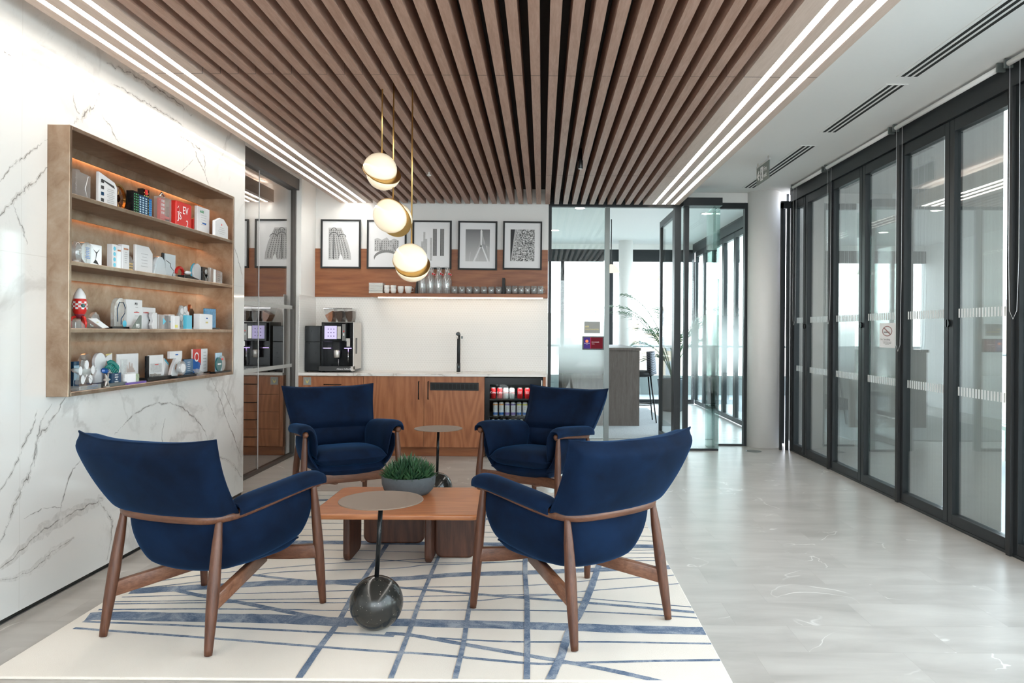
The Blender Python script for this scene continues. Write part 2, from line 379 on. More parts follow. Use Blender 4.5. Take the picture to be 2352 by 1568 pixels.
def veinmat(name, col, a0, a1, dens):
    t = NT(name); v = t.coord(); n = t.noise(v, 9, 6, 0.7, 0.8); n2 = t.noise(v, 45, 4, 0.7)
    f = t.math('ADD', t.math('MULTIPLY', n, .6), t.math('MULTIPLY', n2, .4)); al = t.math('MULTIPLY', t.ramp(f, [(a0, (0, 0, 0)), (a1, (1, 1, 1))]), dens)
    pr = t.n('ShaderNodeBsdfPrincipled'); pr.inputs['Base Color'].default_value = (*col, 1); pr.inputs['Roughness'].default_value = .06
    tr = t.n('ShaderNodeBsdfTransparent'); mx = t.n('ShaderNodeMixShader'); t.l(al, mx.inputs[0]); t.l(tr.outputs[0], mx.inputs[1]); t.l(pr.outputs[0], mx.inputs[2]); t.l(mx.outputs[0], t.out.inputs[0]); return t.m
M['vein'] = veinmat('marble_vein_core', (0.22, 0.19, 0.175), .40, .60, .66)
M['veinsoft'] = veinmat('marble_vein_smoke', (0.42, 0.385, 0.355), .42, .74, .40)
def bronze():
    t = NT('patinated_bronze'); v = t.coord(); a = t.noise(v, 2.8, 5, 0.65, 1.5); b = t.noise(v, 14, 4, 0.7, 0.5)
    f = t.math('ADD', t.math('MULTIPLY', a, 0.65), t.math('MULTIPLY', b, 0.35))
    c = t.ramp(f, [(0.36, (0.27, 0.175, 0.115)), (0.5, (0.37, 0.265, 0.19)), (0.64, (0.44, 0.345, 0.265))])
    t.bsdf(Base_Color=c, Roughness=0.34, Metallic=0.95); return t.m
M['bronze'] = bronze()

def tiles():
    t = NT('white_triangle_mosaic'); sp = t.n('ShaderNodeSeparateXYZ'); tc = t.n('ShaderNodeTexCoord'); t.l(tc.outputs['Object'], sp.inputs[0])
    p = 0.030; h = p*0.866; hs = None
    xx = t.math('ADD', sp.outputs['X'], sp.outputs['Y'])
    for k in range(3):
        a = k*PI/3+PI/2
        u = t.math('ADD', t.math('MULTIPLY', xx, math.cos(a)/h), t.math('MULTIPLY', sp.outputs['Z'], math.sin(a)/h))
        fr = t.math('ABSOLUTE', t.math('SUBTRACT', t.math('FRACT', u), 0.5)); g = t.math('SUBTRACT', 0.5, fr)
        hs = g if hs is None else t.math('MINIMUM', hs, g)
    hh = t.math('MINIMUM', hs, 0.16); g2 = t.math('LESS_THAN', hs, 0.06)
    c = t.mix(g2, (0.80, 0.78, 0.75), (0.71, 0.685, 0.65))
    t.bsdf(Base_Color=c, Roughness=0.2, Normal=t.bump(hh, 0.5, 0.006)); return t.m
M['tiles'] = tiles()

def frost(z0, z1, zb0, zb1, top=0.85):
    t = NT('frosted_gradient_film'); tc = t.n('ShaderNodeTexCoord'); sp = t.n('ShaderNodeSeparateXYZ'); t.l(tc.outputs['Object'], sp.inputs[0])
    up = t.n('ShaderNodeMapRange', interpolation_type='SMOOTHSTEP'); t.l(sp.outputs['Z'], up.inputs[0]); up.inputs[1].default_value = z1; up.inputs[2].default_value = z0; up.inputs[3].default_value = 0; up.inputs[4].default_value = 1
    dn = t.n('ShaderNodeMapRange', interpolation_type='SMOOTHSTEP'); t.l(sp.outputs['Z'], dn.inputs[0]); dn.inputs[1].default_value = zb0; dn.inputs[2].default_value = zb1; dn.inputs[3].default_value = 0; dn.inputs[4].default_value = 1
    fac = t.math('MULTIPLY', t.math('MULTIPLY', up.outputs[0], dn.outputs[0]), top)
    tr = t.n('ShaderNodeBsdfTransparent'); tl = t.n('ShaderNodeBsdfTranslucent'); tl.inputs[0].default_value = (0.95, 0.97, 0.97, 1)
    df = t.n('ShaderNodeBsdfDiffuse'); df.inputs[0].default_value = (0.8, 0.84, 0.84, 1); m1 = t.n('ShaderNodeMixShader'); m1.inputs[0].default_value = 0.25
    t.l(tl.outputs[0], m1.inputs[1]); t.l(df.outputs[0], m1.inputs[2])
    m2 = t.n('ShaderNodeMixShader'); t.l(fac, m2.inputs[0]); t.l(tr.outputs[0], m2.inputs[1]); t.l(m1.outputs[0], m2.inputs[2]); t.l(m2.outputs[0], t.out.inputs[0])
    return t.m
M['frost'] = frost(1.25, 1.75, 0.72, 1.12, 0.8)

def mesh_screen():
    t = NT('dimming_screen_fabric'); tr = t.n('ShaderNodeBsdfTransparent'); tl = t.n('ShaderNodeBsdfTranslucent'); df = t.n('ShaderNodeBsdfDiffuse')
    v = t.coord((1, 26, 0.15)); s_ = t.noise(v, 1.5, 3, 0.6); c = t.mix(s_, (0.30, 0.275, 0.255), (0.42, 0.395, 0.375))
    t.l(c, df.inputs[0]); t.l(c, tl.inputs[0]); a = t.n('ShaderNodeMixShader'); a.inputs[0].default_value = 0.25
    t.l(df.outputs[0], a.inputs[1]); t.l(tl.outputs[0], a.inputs[2])
    b = t.n('ShaderNodeMixShader'); b.inputs[0].default_value = 0.90; t.l(tr.outputs[0], b.inputs[1]); t.l(a.outputs[0], b.inputs[2]); t.l(b.outputs[0], t.out.inputs[0]); return t.m
M['screen'] = mesh_screen()
def leafmat():
    t = NT('green_leaf'); v = t.coord(); n = t.noise(v, 14, 3)
    t.bsdf(Base_Color=t.ramp(n, [(0.35, (0.012, 0.042, 0.022)), (0.6, (0.045, 0.12, 0.05)), (0.8, (0.13, 0.22, 0.10))]), Roughness=0.4); return t.m
M['leaf'] = leafmat()
M['palm'] = mat('palm_leaf', (0.06, 0.15, 0.06), 0.45, var=0.4, vs=8)
M['rug2'] = mat('grey_speckled_rug', (0.33, 0.34, 0.34), 0.95, var=0.35, vs=60)
M['terrace'] = mat('terrace_stone', (0.20, 0.22, 0.225), 0.6, var=0.08, vs=6)
M['bench'] = mat('pale_green_timber', (0.50, 0.55, 0.46), 0.6, var=0.08)
def city(name, wall, win):
    t = NT(name); v = t.coord((0.28, 0.28, 0.34)); br = t.n('ShaderNodeTexBrick'); br.offset = 0
    sw = t.n('ShaderNodeSeparateXYZ'); t.l(v, sw.inputs[0]); cb = t.n('ShaderNodeCombineXYZ'); t.l(t.math('ADD', sw.outputs[0], sw.outputs[1]), cb.inputs[0]); t.l(sw.outputs[2], cb.inputs[1]); t.l(cb.outputs[0], br.inputs[0])
    br.inputs['Scale'].default_value = 1; br.inputs['Mortar Size'].default_value = 0.22; br.inputs['Brick Width'].default_value = 0.9; br.inputs['Row Height'].default_value = 1.0
    br.inputs['Color1'].default_value = (*win, 1); br.inputs['Color2'].default_value = (*win, 1); br.inputs['Mortar'].default_value = (*wall, 1)
    t.bsdf(Base_Color=br.outputs[0], Roughness=0.8); return t.m
M['city1'] = city('pale_render_facade', (0.55, 0.52, 0.48), (0.30, 0.32, 0.34))
M['city2'] = city('brick_facade', (0.42, 0.33, 0.26), (0.26, 0.27, 0.29))
# ---------------------------------------------------------------- large structure
XL, XR, YK = -2.43, 2.88, 8.53
ZC = 3.03
struct(MB().box(-5.2, 2.96, -4.2, 14.3, -0.12, 0.0).build('floor', M['floor']))
struct(MB().box(-5.2, 3.0, -4.2, 14.3, ZC, ZC+0.15).build('ceiling', M['ceiling']))
NY0, NY1, NZ0, NZ1, NXB = 3.627, 5.573, 1.015, 2.352, -2.60
m = MB()
m.box(-2.75, XL, -4.2, NY0, 0.035, ZC); m.box(-2.75, XL, NY1, 6.035, 0.035, ZC)
m.box(-2.75, XL, NY0, NY1, 0.035, NZ0); m.box(-2.75, XL, NY0, NY1, NZ1, ZC); m.box(-2.75, NXB-0.01, NY0, NY1, NZ0, NZ1)
wl = struct(m.build('wall_left', M['marble']))
VN = [ # veins of the marble, as lines running over the wall: core width, smoke width, points
 (.008, .035, [(150,914),(118,964),(89,1007),(73,1071),(54,1114),(36,1157),(14,1214),(-8,1262)]), (.006, .02, [(125,916),(95,968),(84,1018),(77,1071)]),
 (.007, .025, [(86,939),(73,982),(50,1032),(21,1093),(-8,1140)]), (.008, .085, [(-8,1315),(54,1257),(118,1204),(179,1171),(229,1146),(262,1110)]),
 (.005, .050, [(-8,1335),(71,1311),(118,1268),(171,1232)]), (.006, .018, [(187,1054),(166,1082),(146,1136),(139,1171)]), (.006, .03, [(229,1157),(250,1182),(257,1214),(246,1286)]),
 (.004, .01, [(54,1193),(100,1168),(143,1166)]), (.007, .02, [(262,997),(296,964),(330,938),(385,925),(430,945),(470,990),(484,1040)]),
 (.007, .02, [(484,868),(505,915),(520,962),(540,1010),(556,1062)]), (.005, .012, [(507,878),(530,935),(548,975)]), (.005, .04, [(500,1048),(530,1062),(556,1098)]),
 (.008, .03, [(109,383),(77,417),(50,440),(23,471),(-6,505)]), (.005, .018, [(109,321),(80,341),(57,360),(23,387),(-6,425)]), (.005, .02, [(30,470),(50,520),(62,560)]),
 (.010, .045, [(232,212),(214,245),(191,264),(168,285)]), (.006, .02, [(168,212),(172,245),(184,264)]), (.006, .02, [(233,264),(253,291),(272,329)]),
 (.008, .02, [(406,306),(440,329),(455,367),(471,398),(478,421)]), (.009, .025, [(447,332),(468,360),(470,398)]), (.004, .01, [(444,367),(417,394)]),
 (.010, .05, [(245,147),(291,165),(344,195),(402,230),(440,265)]), (.008, .03, [(255,190),(300,215),(350,245),(400,275),(432,300)]), (.006, .02, [(536,560),(548,600),(558,640)]), (.005, .01, [(350,520),(352,560),(358,585)]), (.004, .01, [(5,112),(25,130)]),
 (.006, .02, [(300,1100),(360,1060),(420,1075)]), (.005, .015, [(380,960),(372,1010),(395,1060)])]
def veins(nm, wi, mt, off):
    m = MB(); r_ = random.Random(5)
    for e in VN:
        P = crom([at(x, y, X=XL) for x, y in e[2]], 8); pts = []
        for j, p in enumerate(P): pts.append(Vector((0, p.y, p.z))+Vector((0, r_.uniform(-1, 1), r_.uniform(-1, 1)))*e[0]*1.1)
        b = len(m.v); L = len(pts)
        for j, p in enumerate(pts):
            tg = (pts[min(j+1, L-1)]-pts[max(0, j-1)]).normalized(); nn = Vector((0, -tg.z, tg.y)); h = e[wi]/2*r_.uniform(.6, 1.1)*min(1, .25+2.5*min(j, L-1-j)/L)
            for q in (p+nn*h, p-nn*h): m.v.append((XL+off, min(q.y, 6.03), max(q.z, .04)))
        for j in range(L-1): m.face((b+2*j, b+2*j+1, b+2*j+3, b+2*j+2))
    o = m.build(nm, mt, wl); o['kind'] = 'structure'; return o
veins('veins', 0, M['vein'], .0009); veins('vein_smoke', 1, M['veinsoft'], .0005)
bb = struct(MB().box(-2.74, XL-0.012, -4.2, 6.03, 0.0, 0.035).build('baseboard_left', M['black']))
MB().box(XL-0.012, XL-0.002, -4.2, 6.03, 0.0, 0.012).build('trim_bead', M['steel'], bb)
struct(MB().box(-2.615, 0.066, YK, 8.75, 0, ZC).build('wall_back', M['white']))
struct(MB().box(-2.79, -2.615, 8.02, 8.75, 0, ZC).build('wall_alcove', M['white']))
m = MB(); m.box(-5.2, 3.0, -4.4, -4.2, 0, 0.35); m.box(-5.2, 3.0, -4.4, -4.2, 2.85, ZC); m.box(-5.2, -2.4, -4.4, -4.2, 0.35, 2.85)
struct(m.build('wall_rear', M['white']))
r = sroot('added_rear_window'); fm = MB()  # unseen rear glazing, added for more daylight from behind the camera
for x_ in (-2.4, -1.1, 0.2, 1.5, 2.78): fm.box(x_, x_+0.06, -4.35, -4.27, 0.35, 2.85)
fm.build('frame', M['frame'], r); MB().box(-2.4, 2.84, -4.315, -4.305, 0.35, 2.85).build('pane', M['glass_int'], r)
m = MB(); m.box(-5.2, -5.0, 5.8, 8.75, 0, ZC); m.box(-5.0, -2.76, 5.7, 5.8, 0, ZC); m.box(-5.0, -2.79, 8.55, 8.75, 0, ZC)
struct(m.build('wall_side_room', mat('dark_room_wall', (0.10, 0.085, 0.07), 0.8)))
# glazing of the side room
r = sroot('window_side_room')
fm = MB().box(-2.76, -2.64, 6.04, 8.02, 2.865, 2.985); fm.box(-2.735, -2.665, 6.04, 8.02, 0.0, 0.03); fm.box(-2.73, -2.67, 7.985, 8.02, 0.03, 2.865)
fm.build('frame', mat('bronze_grey_rail', (0.085, 0.075, 0.068), 0.4, 0.4), r)
MB().box(-2.77, -2.64, 6.04, 8.02, 2.985, ZC).build('soffit', M['white'], r)
for y0, y1 in ((6.04, 7.028), (7.032, 7.985)):
    p = MB().box(-2.706, -2.694, y0, y1, 0.03, 2.865).build('pane', M['glass_dark'], r)
    q = MB().box(-2.6938, -2.6925, y0+0.01, y1-0.01, 1.575, 1.615); q.box(-2.6938, -2.6925, y0+0.01, y1-0.01, 0.955, 0.992)
    q.build('manifestation', mat('etched_band', (0.42, 0.42, 0.40), 0.6), p)
MB().box(-2.708, -2.69, 7.028, 7.032, 0.03, 2.865).build('joint', M['greycard'], r)

# ---- folding glazed doors along the right side
dash = mat('etched_dash', (0.72, 0.76, 0.76), 0.6)
def leaf(n, y0, y1, latch, far=False):
    """glazed folding leaf between two seams"""
    r = sroot('door_%d' % n)
    a, b = y0+0.004, y1-0.004; st = 0.058
    fm = MB(); X0, X1 = XR, XR+0.06
    fm.box(X0, X1, a, a+st, 0.02, 2.862); fm.box(X0, X1, b-st, b, 0.02, 2.862)
    fm.box(X0, X1, a+st, b-st, 0.02, 0.092); fm.box(X0, X1, a+st, b-st, 2.775, 2.862)
    fm.build('frame', M['frame'], r, bevel=0.002, seg=1)
    p = MB().box(X0+0.024, X0+0.034, a+st, b-st, 0.092, 2.775).build('pane', M['glass'], r)
    bd = MB()
    for z0 in (1.468, 0.925):
        y = a+st+0.006
        while y < b-st-0.014:
            bd.box(X0+0.0225, X0+0.0235, y, y+0.017, z0, z0+0.062); y += 0.034
    if not far: bd.build('manifestation', dash, p)
    if latch is not None:
        ys = a if latch == 0 else b; sgn = 1 if latch == 0 else -1
        l = MB(); pts = [(ys+sgn*(0.004+0.020*math.sin(t*PI/8)), 1.43-0.026*math.cos(t*PI/8)) for t in range(9)]
        l.prism(pts, X0-0.014, X0, 'x'); l.build('latch', M['black'], r)
    return r
seams = [8.106-0.715*k for k in range(0, 16)]
n = 1
leaf(n, 8.115, 8.52, 0); n += 1
for k in range(len(seams)-1):
    leaf(n, seams[k+1], seams[k], 1 if k % 2 == 0 else 0); n += 1
# posts, header and sill of that side
tn = 10
for k in range(1, 16, 2): struct(MB().box(XR-0.022, XR+0.07, seams[k]-0.02, seams[k]+0.02, 0, 2.87).build('trim_%d' % tn, M['blackm'])); tn += 1
struct(MB().box(XR-0.01, XR+0.07, 8.515, 8.56, 0, 2.87).build('trim_1', M['blackm']))
struct(MB().box(XR-0.02, XR+0.09, -4.2, 8.56, 2.866, ZC).build('trim_2', M['frame']))
struct(MB().box(XR-0.004, XR+0.10, -4.2, 8.56, 0.0, 0.02).build('trim_3', M['frame']))
# little return beside the column and header above the room behind
m = MB().box(2.76, 2.785, 8.56, 8.60, 0, 2.86); m.box(2.76, 2.90, 8.56, 8.60, 2.80, 2.88); m.box(2.83, 2.86, 8.56, 8.60, 0, 2.8)
struct(m.build('trim_4', M['frame']))
# leaves of the room behind
k = 0
for y0 in [8.95+0.715*i for i in range(7)]:
    leaf(n, y0, y0+0.715, 1 if k % 2 == 0 else 0, True); n += 1; k += 1
struct(MB().box(XR-0.02, XR+0.09, 8.93, 14.1, 2.866, ZC).build('trim_5', M['frame']))

# ---- column
c = struct(MB().lathe([(0.19, 0.0), (0.19, ZC)], (2.645, 8.86, 0), 48).build('column', M['white']))
struct(MB().lathe([(0.13, 0.0), (0.13, ZC)], (1.53, 13.6, 0), 32).build('column', M['white']))

# ---- glazed partition at the back
YP = 8.60
r = sroot('window_meeting_room')
fm = MB().box(0.068, 0.104, YP-0.04, YP+0.04, 0, 2.86); fm.box(0.104, 1.60, YP-0.03, YP+0.03, 2.80, 2.86); fm.box(0.104, 0.722, YP-0.03, YP+0.03, 0, 0.03)
fm.box(1.525, 1.60, YP-0.05, YP+0.05, 0, 2.80); fm.build('frame', M['frame'], r)
MB().box(0.722, 0.777, YP-0.04, YP+0.04, 0, 2.80).build('post', M['frame2'], r)
p = MB().box(0.104, 0.722, YP-0.006, YP+0.006, 0.03, 2.80).build('pane', M['glass_int'], r)
f = MB().quad((0.104, YP-0.0075, 0.03), (0.722, YP-0.0075, 0.03), (0.722, YP-0.0075, 2.0), (0.104, YP-0.0075, 2.0)).build('gradient_film', M['frost'], p)
p = MB().box(1.60, 1.634, YP-0.006, YP+0.006, 0.03, 2.80).build('pane', M['glass_int'], r)
MB().box(0.066, 1.62, YP-0.05, YP+0.05, 2.862, ZC).build('bulkhead', M['blackm'], r)
r = sroot('door_meeting_room')          # hinged leaf standing open into the room
fm = MB().box(1.53, 1.572, 8.66, 8.73, 0.01, 2.79); fm.box(1.53, 1.572, 9.61, 9.68, 0.01, 2.79); fm.box(1.53, 1.572, 8.73, 9.61, 0.01, 0.08); fm.box(1.53, 1.572, 8.73, 9.61, 2.71, 2.79)
fm.build('frame', M['frame'], r)
MB().box(1.547, 1.555, 8.73, 9.61, 0.08, 2.71).build('pane', M['glass_int'], r)
h = MB().tube([(1.53, 9.62, 1.05), (1.47, 9.62, 1.05), (1.47, 9.50, 1.05)], 0.008, 10); h.build('handle', M['steel'], r)
r = sroot('window_sliding_screen')
fm = MB().box(1.634, 1.682, 8.50, 8.60, 0, 2.80); fm.box(1.60, 2.045, 8.42, 8.62, 2.80, 2.89); fm.box(1.682, 2.03, 8.49, 8.53, 0, 0.022)
fm.build('frame', M['frame'], r)
p = MB().box(1.682, 2.035, 8.505, 8.515, 0.022, 2.80).build('pane', M['glass_int'], r)
MB().quad((1.684, 8.503, 0.03), (2.03, 8.503, 0.03), (2.03, 8.503, 2.0), (1.684, 8.503, 2.0)).build('gradient_film', M['frost'], p)
edge = pane('green_glass_edge', (0.80, 0.90, 0.87), 1.5, 1.0, 0.0)
for x_ in (1.965, 1.985, 2.035): MB().box(x_, x_+0.006, 8.516, 8.88, 0.0, 2.80).build('edge_pane', edge, r)
r = sroot('window_corridor')
fm = MB().box(2.42, 2.476, 8.86, 8.94, 0, 2.91); fm.box(2.05, 2.42, 8.87, 8.93, 2.84, 2.91); fm.box(2.05, 2.42, 8.88, 8.92, 0, 0.02)
fm.build('frame', M['frame'], r)
p = MB().box(2.05, 2.42, 8.895, 8.905, 0.02, 2.84).build('pane', M['glass_int'], r)
MB().quad((2.05, 8.893, 0.03), (2.42, 8.893, 0.03), (2.42, 8.893, 2.0), (2.05, 8.893, 2.0)).build('gradient_film', M['frost'], p)
struct(MB().box(1.62, 2.92, 8.87, 8.93, 2.912, ZC).build('trim_6', M['white']))

# ---- far end of the meeting room
struct(MB().box(-1.7, -1.5, 8.75, 14.3, 0, ZC).build('wall_meeting_left', M['white']))
r = sroot('window_far')
fm = MB().box(-1.5, 2.9, 14.1, 14.2, 2.70, 2.93); fm.box(-1.5, 2.9, 14.08, 14.2, 0, 0.08)
for x_ in (-0.9, 0.35, 1.28, 2.24, 2.86): fm.box(x_, x_+0.07, 14.1, 14.18, 0.08, 2.7)
fm.build('frame', M['frame'], r); MB().box(-1.5, 2.9, 14.13, 14.14, 0.08, 2.70).build('pane', M['glass'], r)
MB().box(-1.5, 2.9, 14.1, 14.2, 2.93, ZC).build('bulkhead', M['white'], r)

# ---- outside: terrace, balustrade, city
struct(MB().box(2.98, 8.0, -6, 20, -0.12, -0.03).build('terrace_floor', M['terrace']))
struct(MB().box(-6, 2.98, 14.32, 20, -0.12, -0.03).build('terrace_floor', M['terrace']))
t = thing('balustrade', 'glass terrace balustrade with a grey handrail beyond the folding doors', 'balustrade', (7.0, 5, 0))
MB().box(-0.01, 0.01, -10, 12, -0.03, 1.0).build('pane', M['glass_int'], t); MB().tube([(0, -10, 1.05), (0, 12, 1.05)], 0.025, 10).build('handrail', M['frame2'], t)
for y_ in range(-9, 12, 3): MB().box(-0.04, -0.012, y_-0.02, y_+0.02, -0.03, 1.03).build('post', M['frame2'], t)
t = thing('balustrade', 'terrace handrail seen behind the palm through the far window', 'balustrade', (1, 16.5, 0))
MB().box(-7, 5.9, -0.01, 0.01, -0.03, 0.40).build('pane', M['frame2'], t); MB().tube([(-7, 0, 1.05), (5.9, 0, 1.05)], 0.025, 10).build('handrail', M['frame2'], t)
for x_ in range(-6, 6, 2): MB().box(x_-0.02, x_+0.02, -0.04, -0.012, -0.03, 1.03).build('post', M['frame2'], t)
t = thing('terrace_bench', 'pale green timber terrace bench outside the nearest folding doors', 'bench', (4.9, 7.3, -0.03))
for k in range(4): MB().box(-0.25+k*0.13, -0.15+k*0.13, -0.9, 0.9, 0.42, 0.46).build('seat_board', M['bench'], t)
for y_ in (-0.8, 0.75):
    for x_ in (-0.24, 0.18): MB().box(x_, x_+0.06, y_, y_+0.06, 0, 0.42).build('leg', M['bench'], t)
for k in range(3): MB().box(0.25, 0.28, -0.9, 0.9, 0.55+k*0.13, 0.64+k*0.13).build('back_board', M['bench'], t)
BL = [(48, 60, 60, 82, -25, 4.2, 'city2', 'brick office block furthest right in the view outside'), (60, 75, 88, 110, -25, 2.2, 'city1', 'pale building beyond the terrace handrail, lower one'),
      (40, 55, 35, 55, -25, 0.2, 'city1', 'pale roofline below the terrace rail to the right'), (70, 95, 120, 150, -25, 5.5, 'city1', 'tall pale block on the skyline past the column')]
for (x0, x1, y0, y1, z0, z1, mm, lb) in BL:
    t = thing('city_building', lb, 'building', ((x0+x1)/2, (y0+y1)/2, z0)); a, b, c_ = (x1-x0)/2, (y1-y0)/2, z1-z0
    MB().box(-a, a, -b, b, 0, c_).build('facade', M[mm], t); q = MB().box(-a-0.3, a+0.3, -b-0.3, b+0.3, c_, c_+0.5); q.build('parapet', M['city1'], t)
    q = MB().box(-a*0.4, a*0.2, -b*0.5, b*0.1, c_+0.5, c_+1.9); q.build('plant_room', M['greycard'], t)
BL = [(-3, 7, 70, 80, 1.9, 'city1', 'white terrace building outside behind the palm fronds'), (8, 17, 90, 100, 1.2, 'city2', 'low building outside left of the open glass door'), (-14, -4, 80, 95, 3.0, 'city1', 'pale block seen through the frosted pane'), (4, 9, 38, 44, -1.6, 'city1', 'white flat roofed building nearest the far window')]
for (x0, x1, y0, y1, z1, mm, lb) in BL:
    t = thing('city_building', lb, 'building', ((x0+x1)/2, (y0+y1)/2, -25)); a, b, c_ = (x1-x0)/2, (y1-y0)/2, z1+25
    MB().box(-a, a, -b, b, 0, c_).build('facade', M[mm], t); MB().box(-a-0.3, a+0.3, -b-0.3, b+0.3, c_, c_+0.4).build('parapet', M['city1'], t)
    MB().box(-a*0.5, -a*0.1, -b*0.5, b*0.5, c_+0.4, c_+1.3).build('chimney', M['city2'], t)
# pale screens added outside the folding doors to dim the bright view
for s0 in [seams[j] for j in range(6, -1, -1)]:
    if True:
        lb = 'pale woven screen added outside the glass to dim the view, ' + {3.816: 'at the right edge of the photo', 4.531: 'in the widest pane left of the right edge', 5.246: 'one pane left of the widest pane', 5.961: 'behind the no smoking notice', 6.676: 'one pane left of the no smoking notice', 7.391: 'second pane from the column', 8.106: 'in the narrow pane next to the column'}[round(s0, 3)]; g = 'added dimming screens outside'
    t = thing('dimming_screen', lb, 'screen', (3.03, s0+0.34, 0), 0, g)
    w_ = 0.62
    MB().box(-0.002, 0.002, 0, w_, 0.055, 2.92).build('fabric', M['screen'], t)
    MB().box(-0.008, 0.008, 0, w_, 0.04, 0.055).build('bottom_bar', M['greycard'], t); MB().lathe([(0.02, 0), (0.02, w_)], (0, 0, 2.93), 12, 'y').build('roller', M['steel'], t)

# ---------------------------------------------------------------- slatted timber ceiling raft
RX0, RX1, RY0, RY1, RZ = -2.313, 1.56, -2.4, 8.46, 2.81
raft = thing('slatted_ceiling', 'walnut slatted ceiling raft with light strips down both long sides', 'ceiling', (0, 0, 0))
PX0, PX1 = -1.945, 1.142
NS = 30; wS = 0.053; gS = (PX1-PX0-NS*wS)/(NS+1)
for k in range(NS):
    x = PX0+gS+k*(wS+gS)
    MB().box(x, x+wS, RY0, RY1, RZ, RZ+0.15).build('slat', M['slat'], raft)
MB().box(PX0-0.01, PX1+0.01, RY0, RY1-0.05, RZ+0.16, RZ+0.175).build('backing', M['felt'], raft)
STL = [(-2.257, -2.223), (-2.154, -2.117), (-2.051, -2.015)]; STR = [(1.250, 1.288), (1.355, 1.397), (1.458, 1.502)]
def panel(x0, x1, st):
    m = MB(); e = [x0]+[q for s_ in st for q in s_]+[x1]
    for a, b in zip(e[0::2], e[1::2]): m.box(a, b, RY0, RY1, RZ, RZ+0.14)
    p = m.build('light_panel', M['slatp'], raft)
    for a, b in st: MB().box(a, b, RY0+0.01, RY1-0.012, RZ+0.004, RZ+0.02).build('light_strip', M['strip'], p)
panel(RX0, PX0, STL); panel(PX1, RX1, STR)

# linear air vents in the white ceiling
def vent(y0, y1, lb):
    t = thing('linear_vent', lb, 'vent', (2.375, y0, ZC), 0, 'linear vents in the white ceiling'); L = y1-y0
    m = MB().box(-0.075, 0.075, 0, L, -0.004, 0.0)
    m.build('frame', M['ceiling'], t)
    for i in range(3): MB().box(-0.052+i*0.042, -0.03+i*0.042, 0.015, L-0.015, -0.0055, -0.004).build('slot', M['slotdark'], t)
vent(6.60, 8.55, 'three slot ceiling vent furthest back, behind the fire exit sign')
vent(4.97, 6.17, 'three slot ceiling vent between the other two, in the white ceiling')
vent(3.20, 4.83, 'three slot ceiling vent nearest the camera, cut by the top edge')

# fire exit sign
t = thing('fire_exit_sign', 'hanging grey fire exit sign with white arrow and running figure', 'sign', (2.13, 7.0, 2.815), 0)
MB().box(-0.004, 0.004, -0.03, 0.37, 0, 0.17).build('panel', M['signgrey'], t)
ac = M['acrylic']
MB().box(-0.005, 0.005, -0.045, 0.385, 0.17, 0.19).build('edge_strip', M['greycard'], t)
for y_ in (0.0, 0.34): MB().box(-0.004, 0.004, y_-0.01, y_+0.01, 0.19, 0.23).build('hanger', M['steel'], t)
def SG(name, polys):
    m = MB()
    for P in polys: m.prism(P, -0.0058, -0.0042, 'x')
    return m.build(name, M['label'], t)
SG('arrow', [[(0.355, 0.085), (0.29, 0.135), (0.275, 0.12), (0.32, 0.085)], [(0.355, 0.085), (0.32, 0.085), (0.275, 0.05), (0.29, 0.035)], [(0.33, 0.075), (0.33, 0.095), (0.265, 0.095), (0.265, 0.075)]])
SG('pictogram', [rrect(0.155, 0.235, 0.02, 0.15, 0.004, 2)])
m = MB()
for P in ([(0.20, 0.120), (0.19, 0.13), (0.18, 0.120), (0.19, 0.108)], [(0.205, 0.105), (0.185, 0.108), (0.18, 0.065), (0.20, 0.065)], [(0.195, 0.07), (0.215, 0.045), (0.222, 0.03), (0.21, 0.03), (0.18, 0.062)], [(0.19, 0.07), (0.172, 0.05), (0.165, 0.028), (0.176, 0.028), (0.2, 0.066)], [(0.2, 0.1), (0.225, 0.085), (0.222, 0.075), (0.195, 0.088)]):
    m.prism(P, -0.0066, -0.0059, 'x')
m.build('figure', M['signgrey'], t)
text('lettering', 'Fire', 0.062, M['label'], t, face_left(-0.0045, 0.135, 0.095)); text('lettering', 'exit', 0.062, M['label'], t, face_left(-0.0045, 0.135, 0.035))

# floor box lid
p = at(1731, 1036, Z=0)
t = thing('floor_outlet', 'round grey floor socket lid beside the white column', 'outlet', (p.x, p.y, 0))
MB().lathe([(0.088, 0), (0.088, 0.003), (0.074, 0.004)], n=32).build('rim', M['frame2'], t); MB().lathe([(0.073, 0.0), (0.073, 0.0035)], n=32).build('lid', M['greycard'], t)

# roller blinds above the folding doors, with their bead chains
for i, (a, b, lb) in enumerate([(4.56, 5.93, 'white roller blind tube above the widest glass doors, chain on the right'), (5.99, 7.36, 'white roller blind tube in the middle of the glass side'), (7.42, 8.35, 'white roller blind tube nearest the column'), (3.13, 4.5, 'white roller blind tube at the top right corner of the photo')]):
    t = thing('roller_blind', lb, 'blind', (2.815, a, 2.995), 0, 'roller blinds over the folding doors')
    MB().lathe([(0.017, 0.02), (0.017, b-a-0.02)], n=14, axis='y').build('tube', M['white'], t)
    MB().box(-0.02, 0.03, 0, 0.015, -0.025, 0.03).build('bracket', M['frame2'], t); MB().box(-0.02, 0.03, b-a-0.015, b-a, -0.025, 0.03).build('bracket', M['frame2'], t)
    zb = -1.78 if i == 0 else -1.55
    L = b-a; pts = [(0, L-.03, 0), (0, L-.03, -.6), (0, L-.03, -1.2), (0, L-.04, zb+.05), (0, L-.075, zb), (0, L-.11, zb+.05), (0, L-.125, -1.2), (0, L-.125, 0)]
    MB().tube(pts, 0.0017, 5).build('chain', M['greycard'], t)

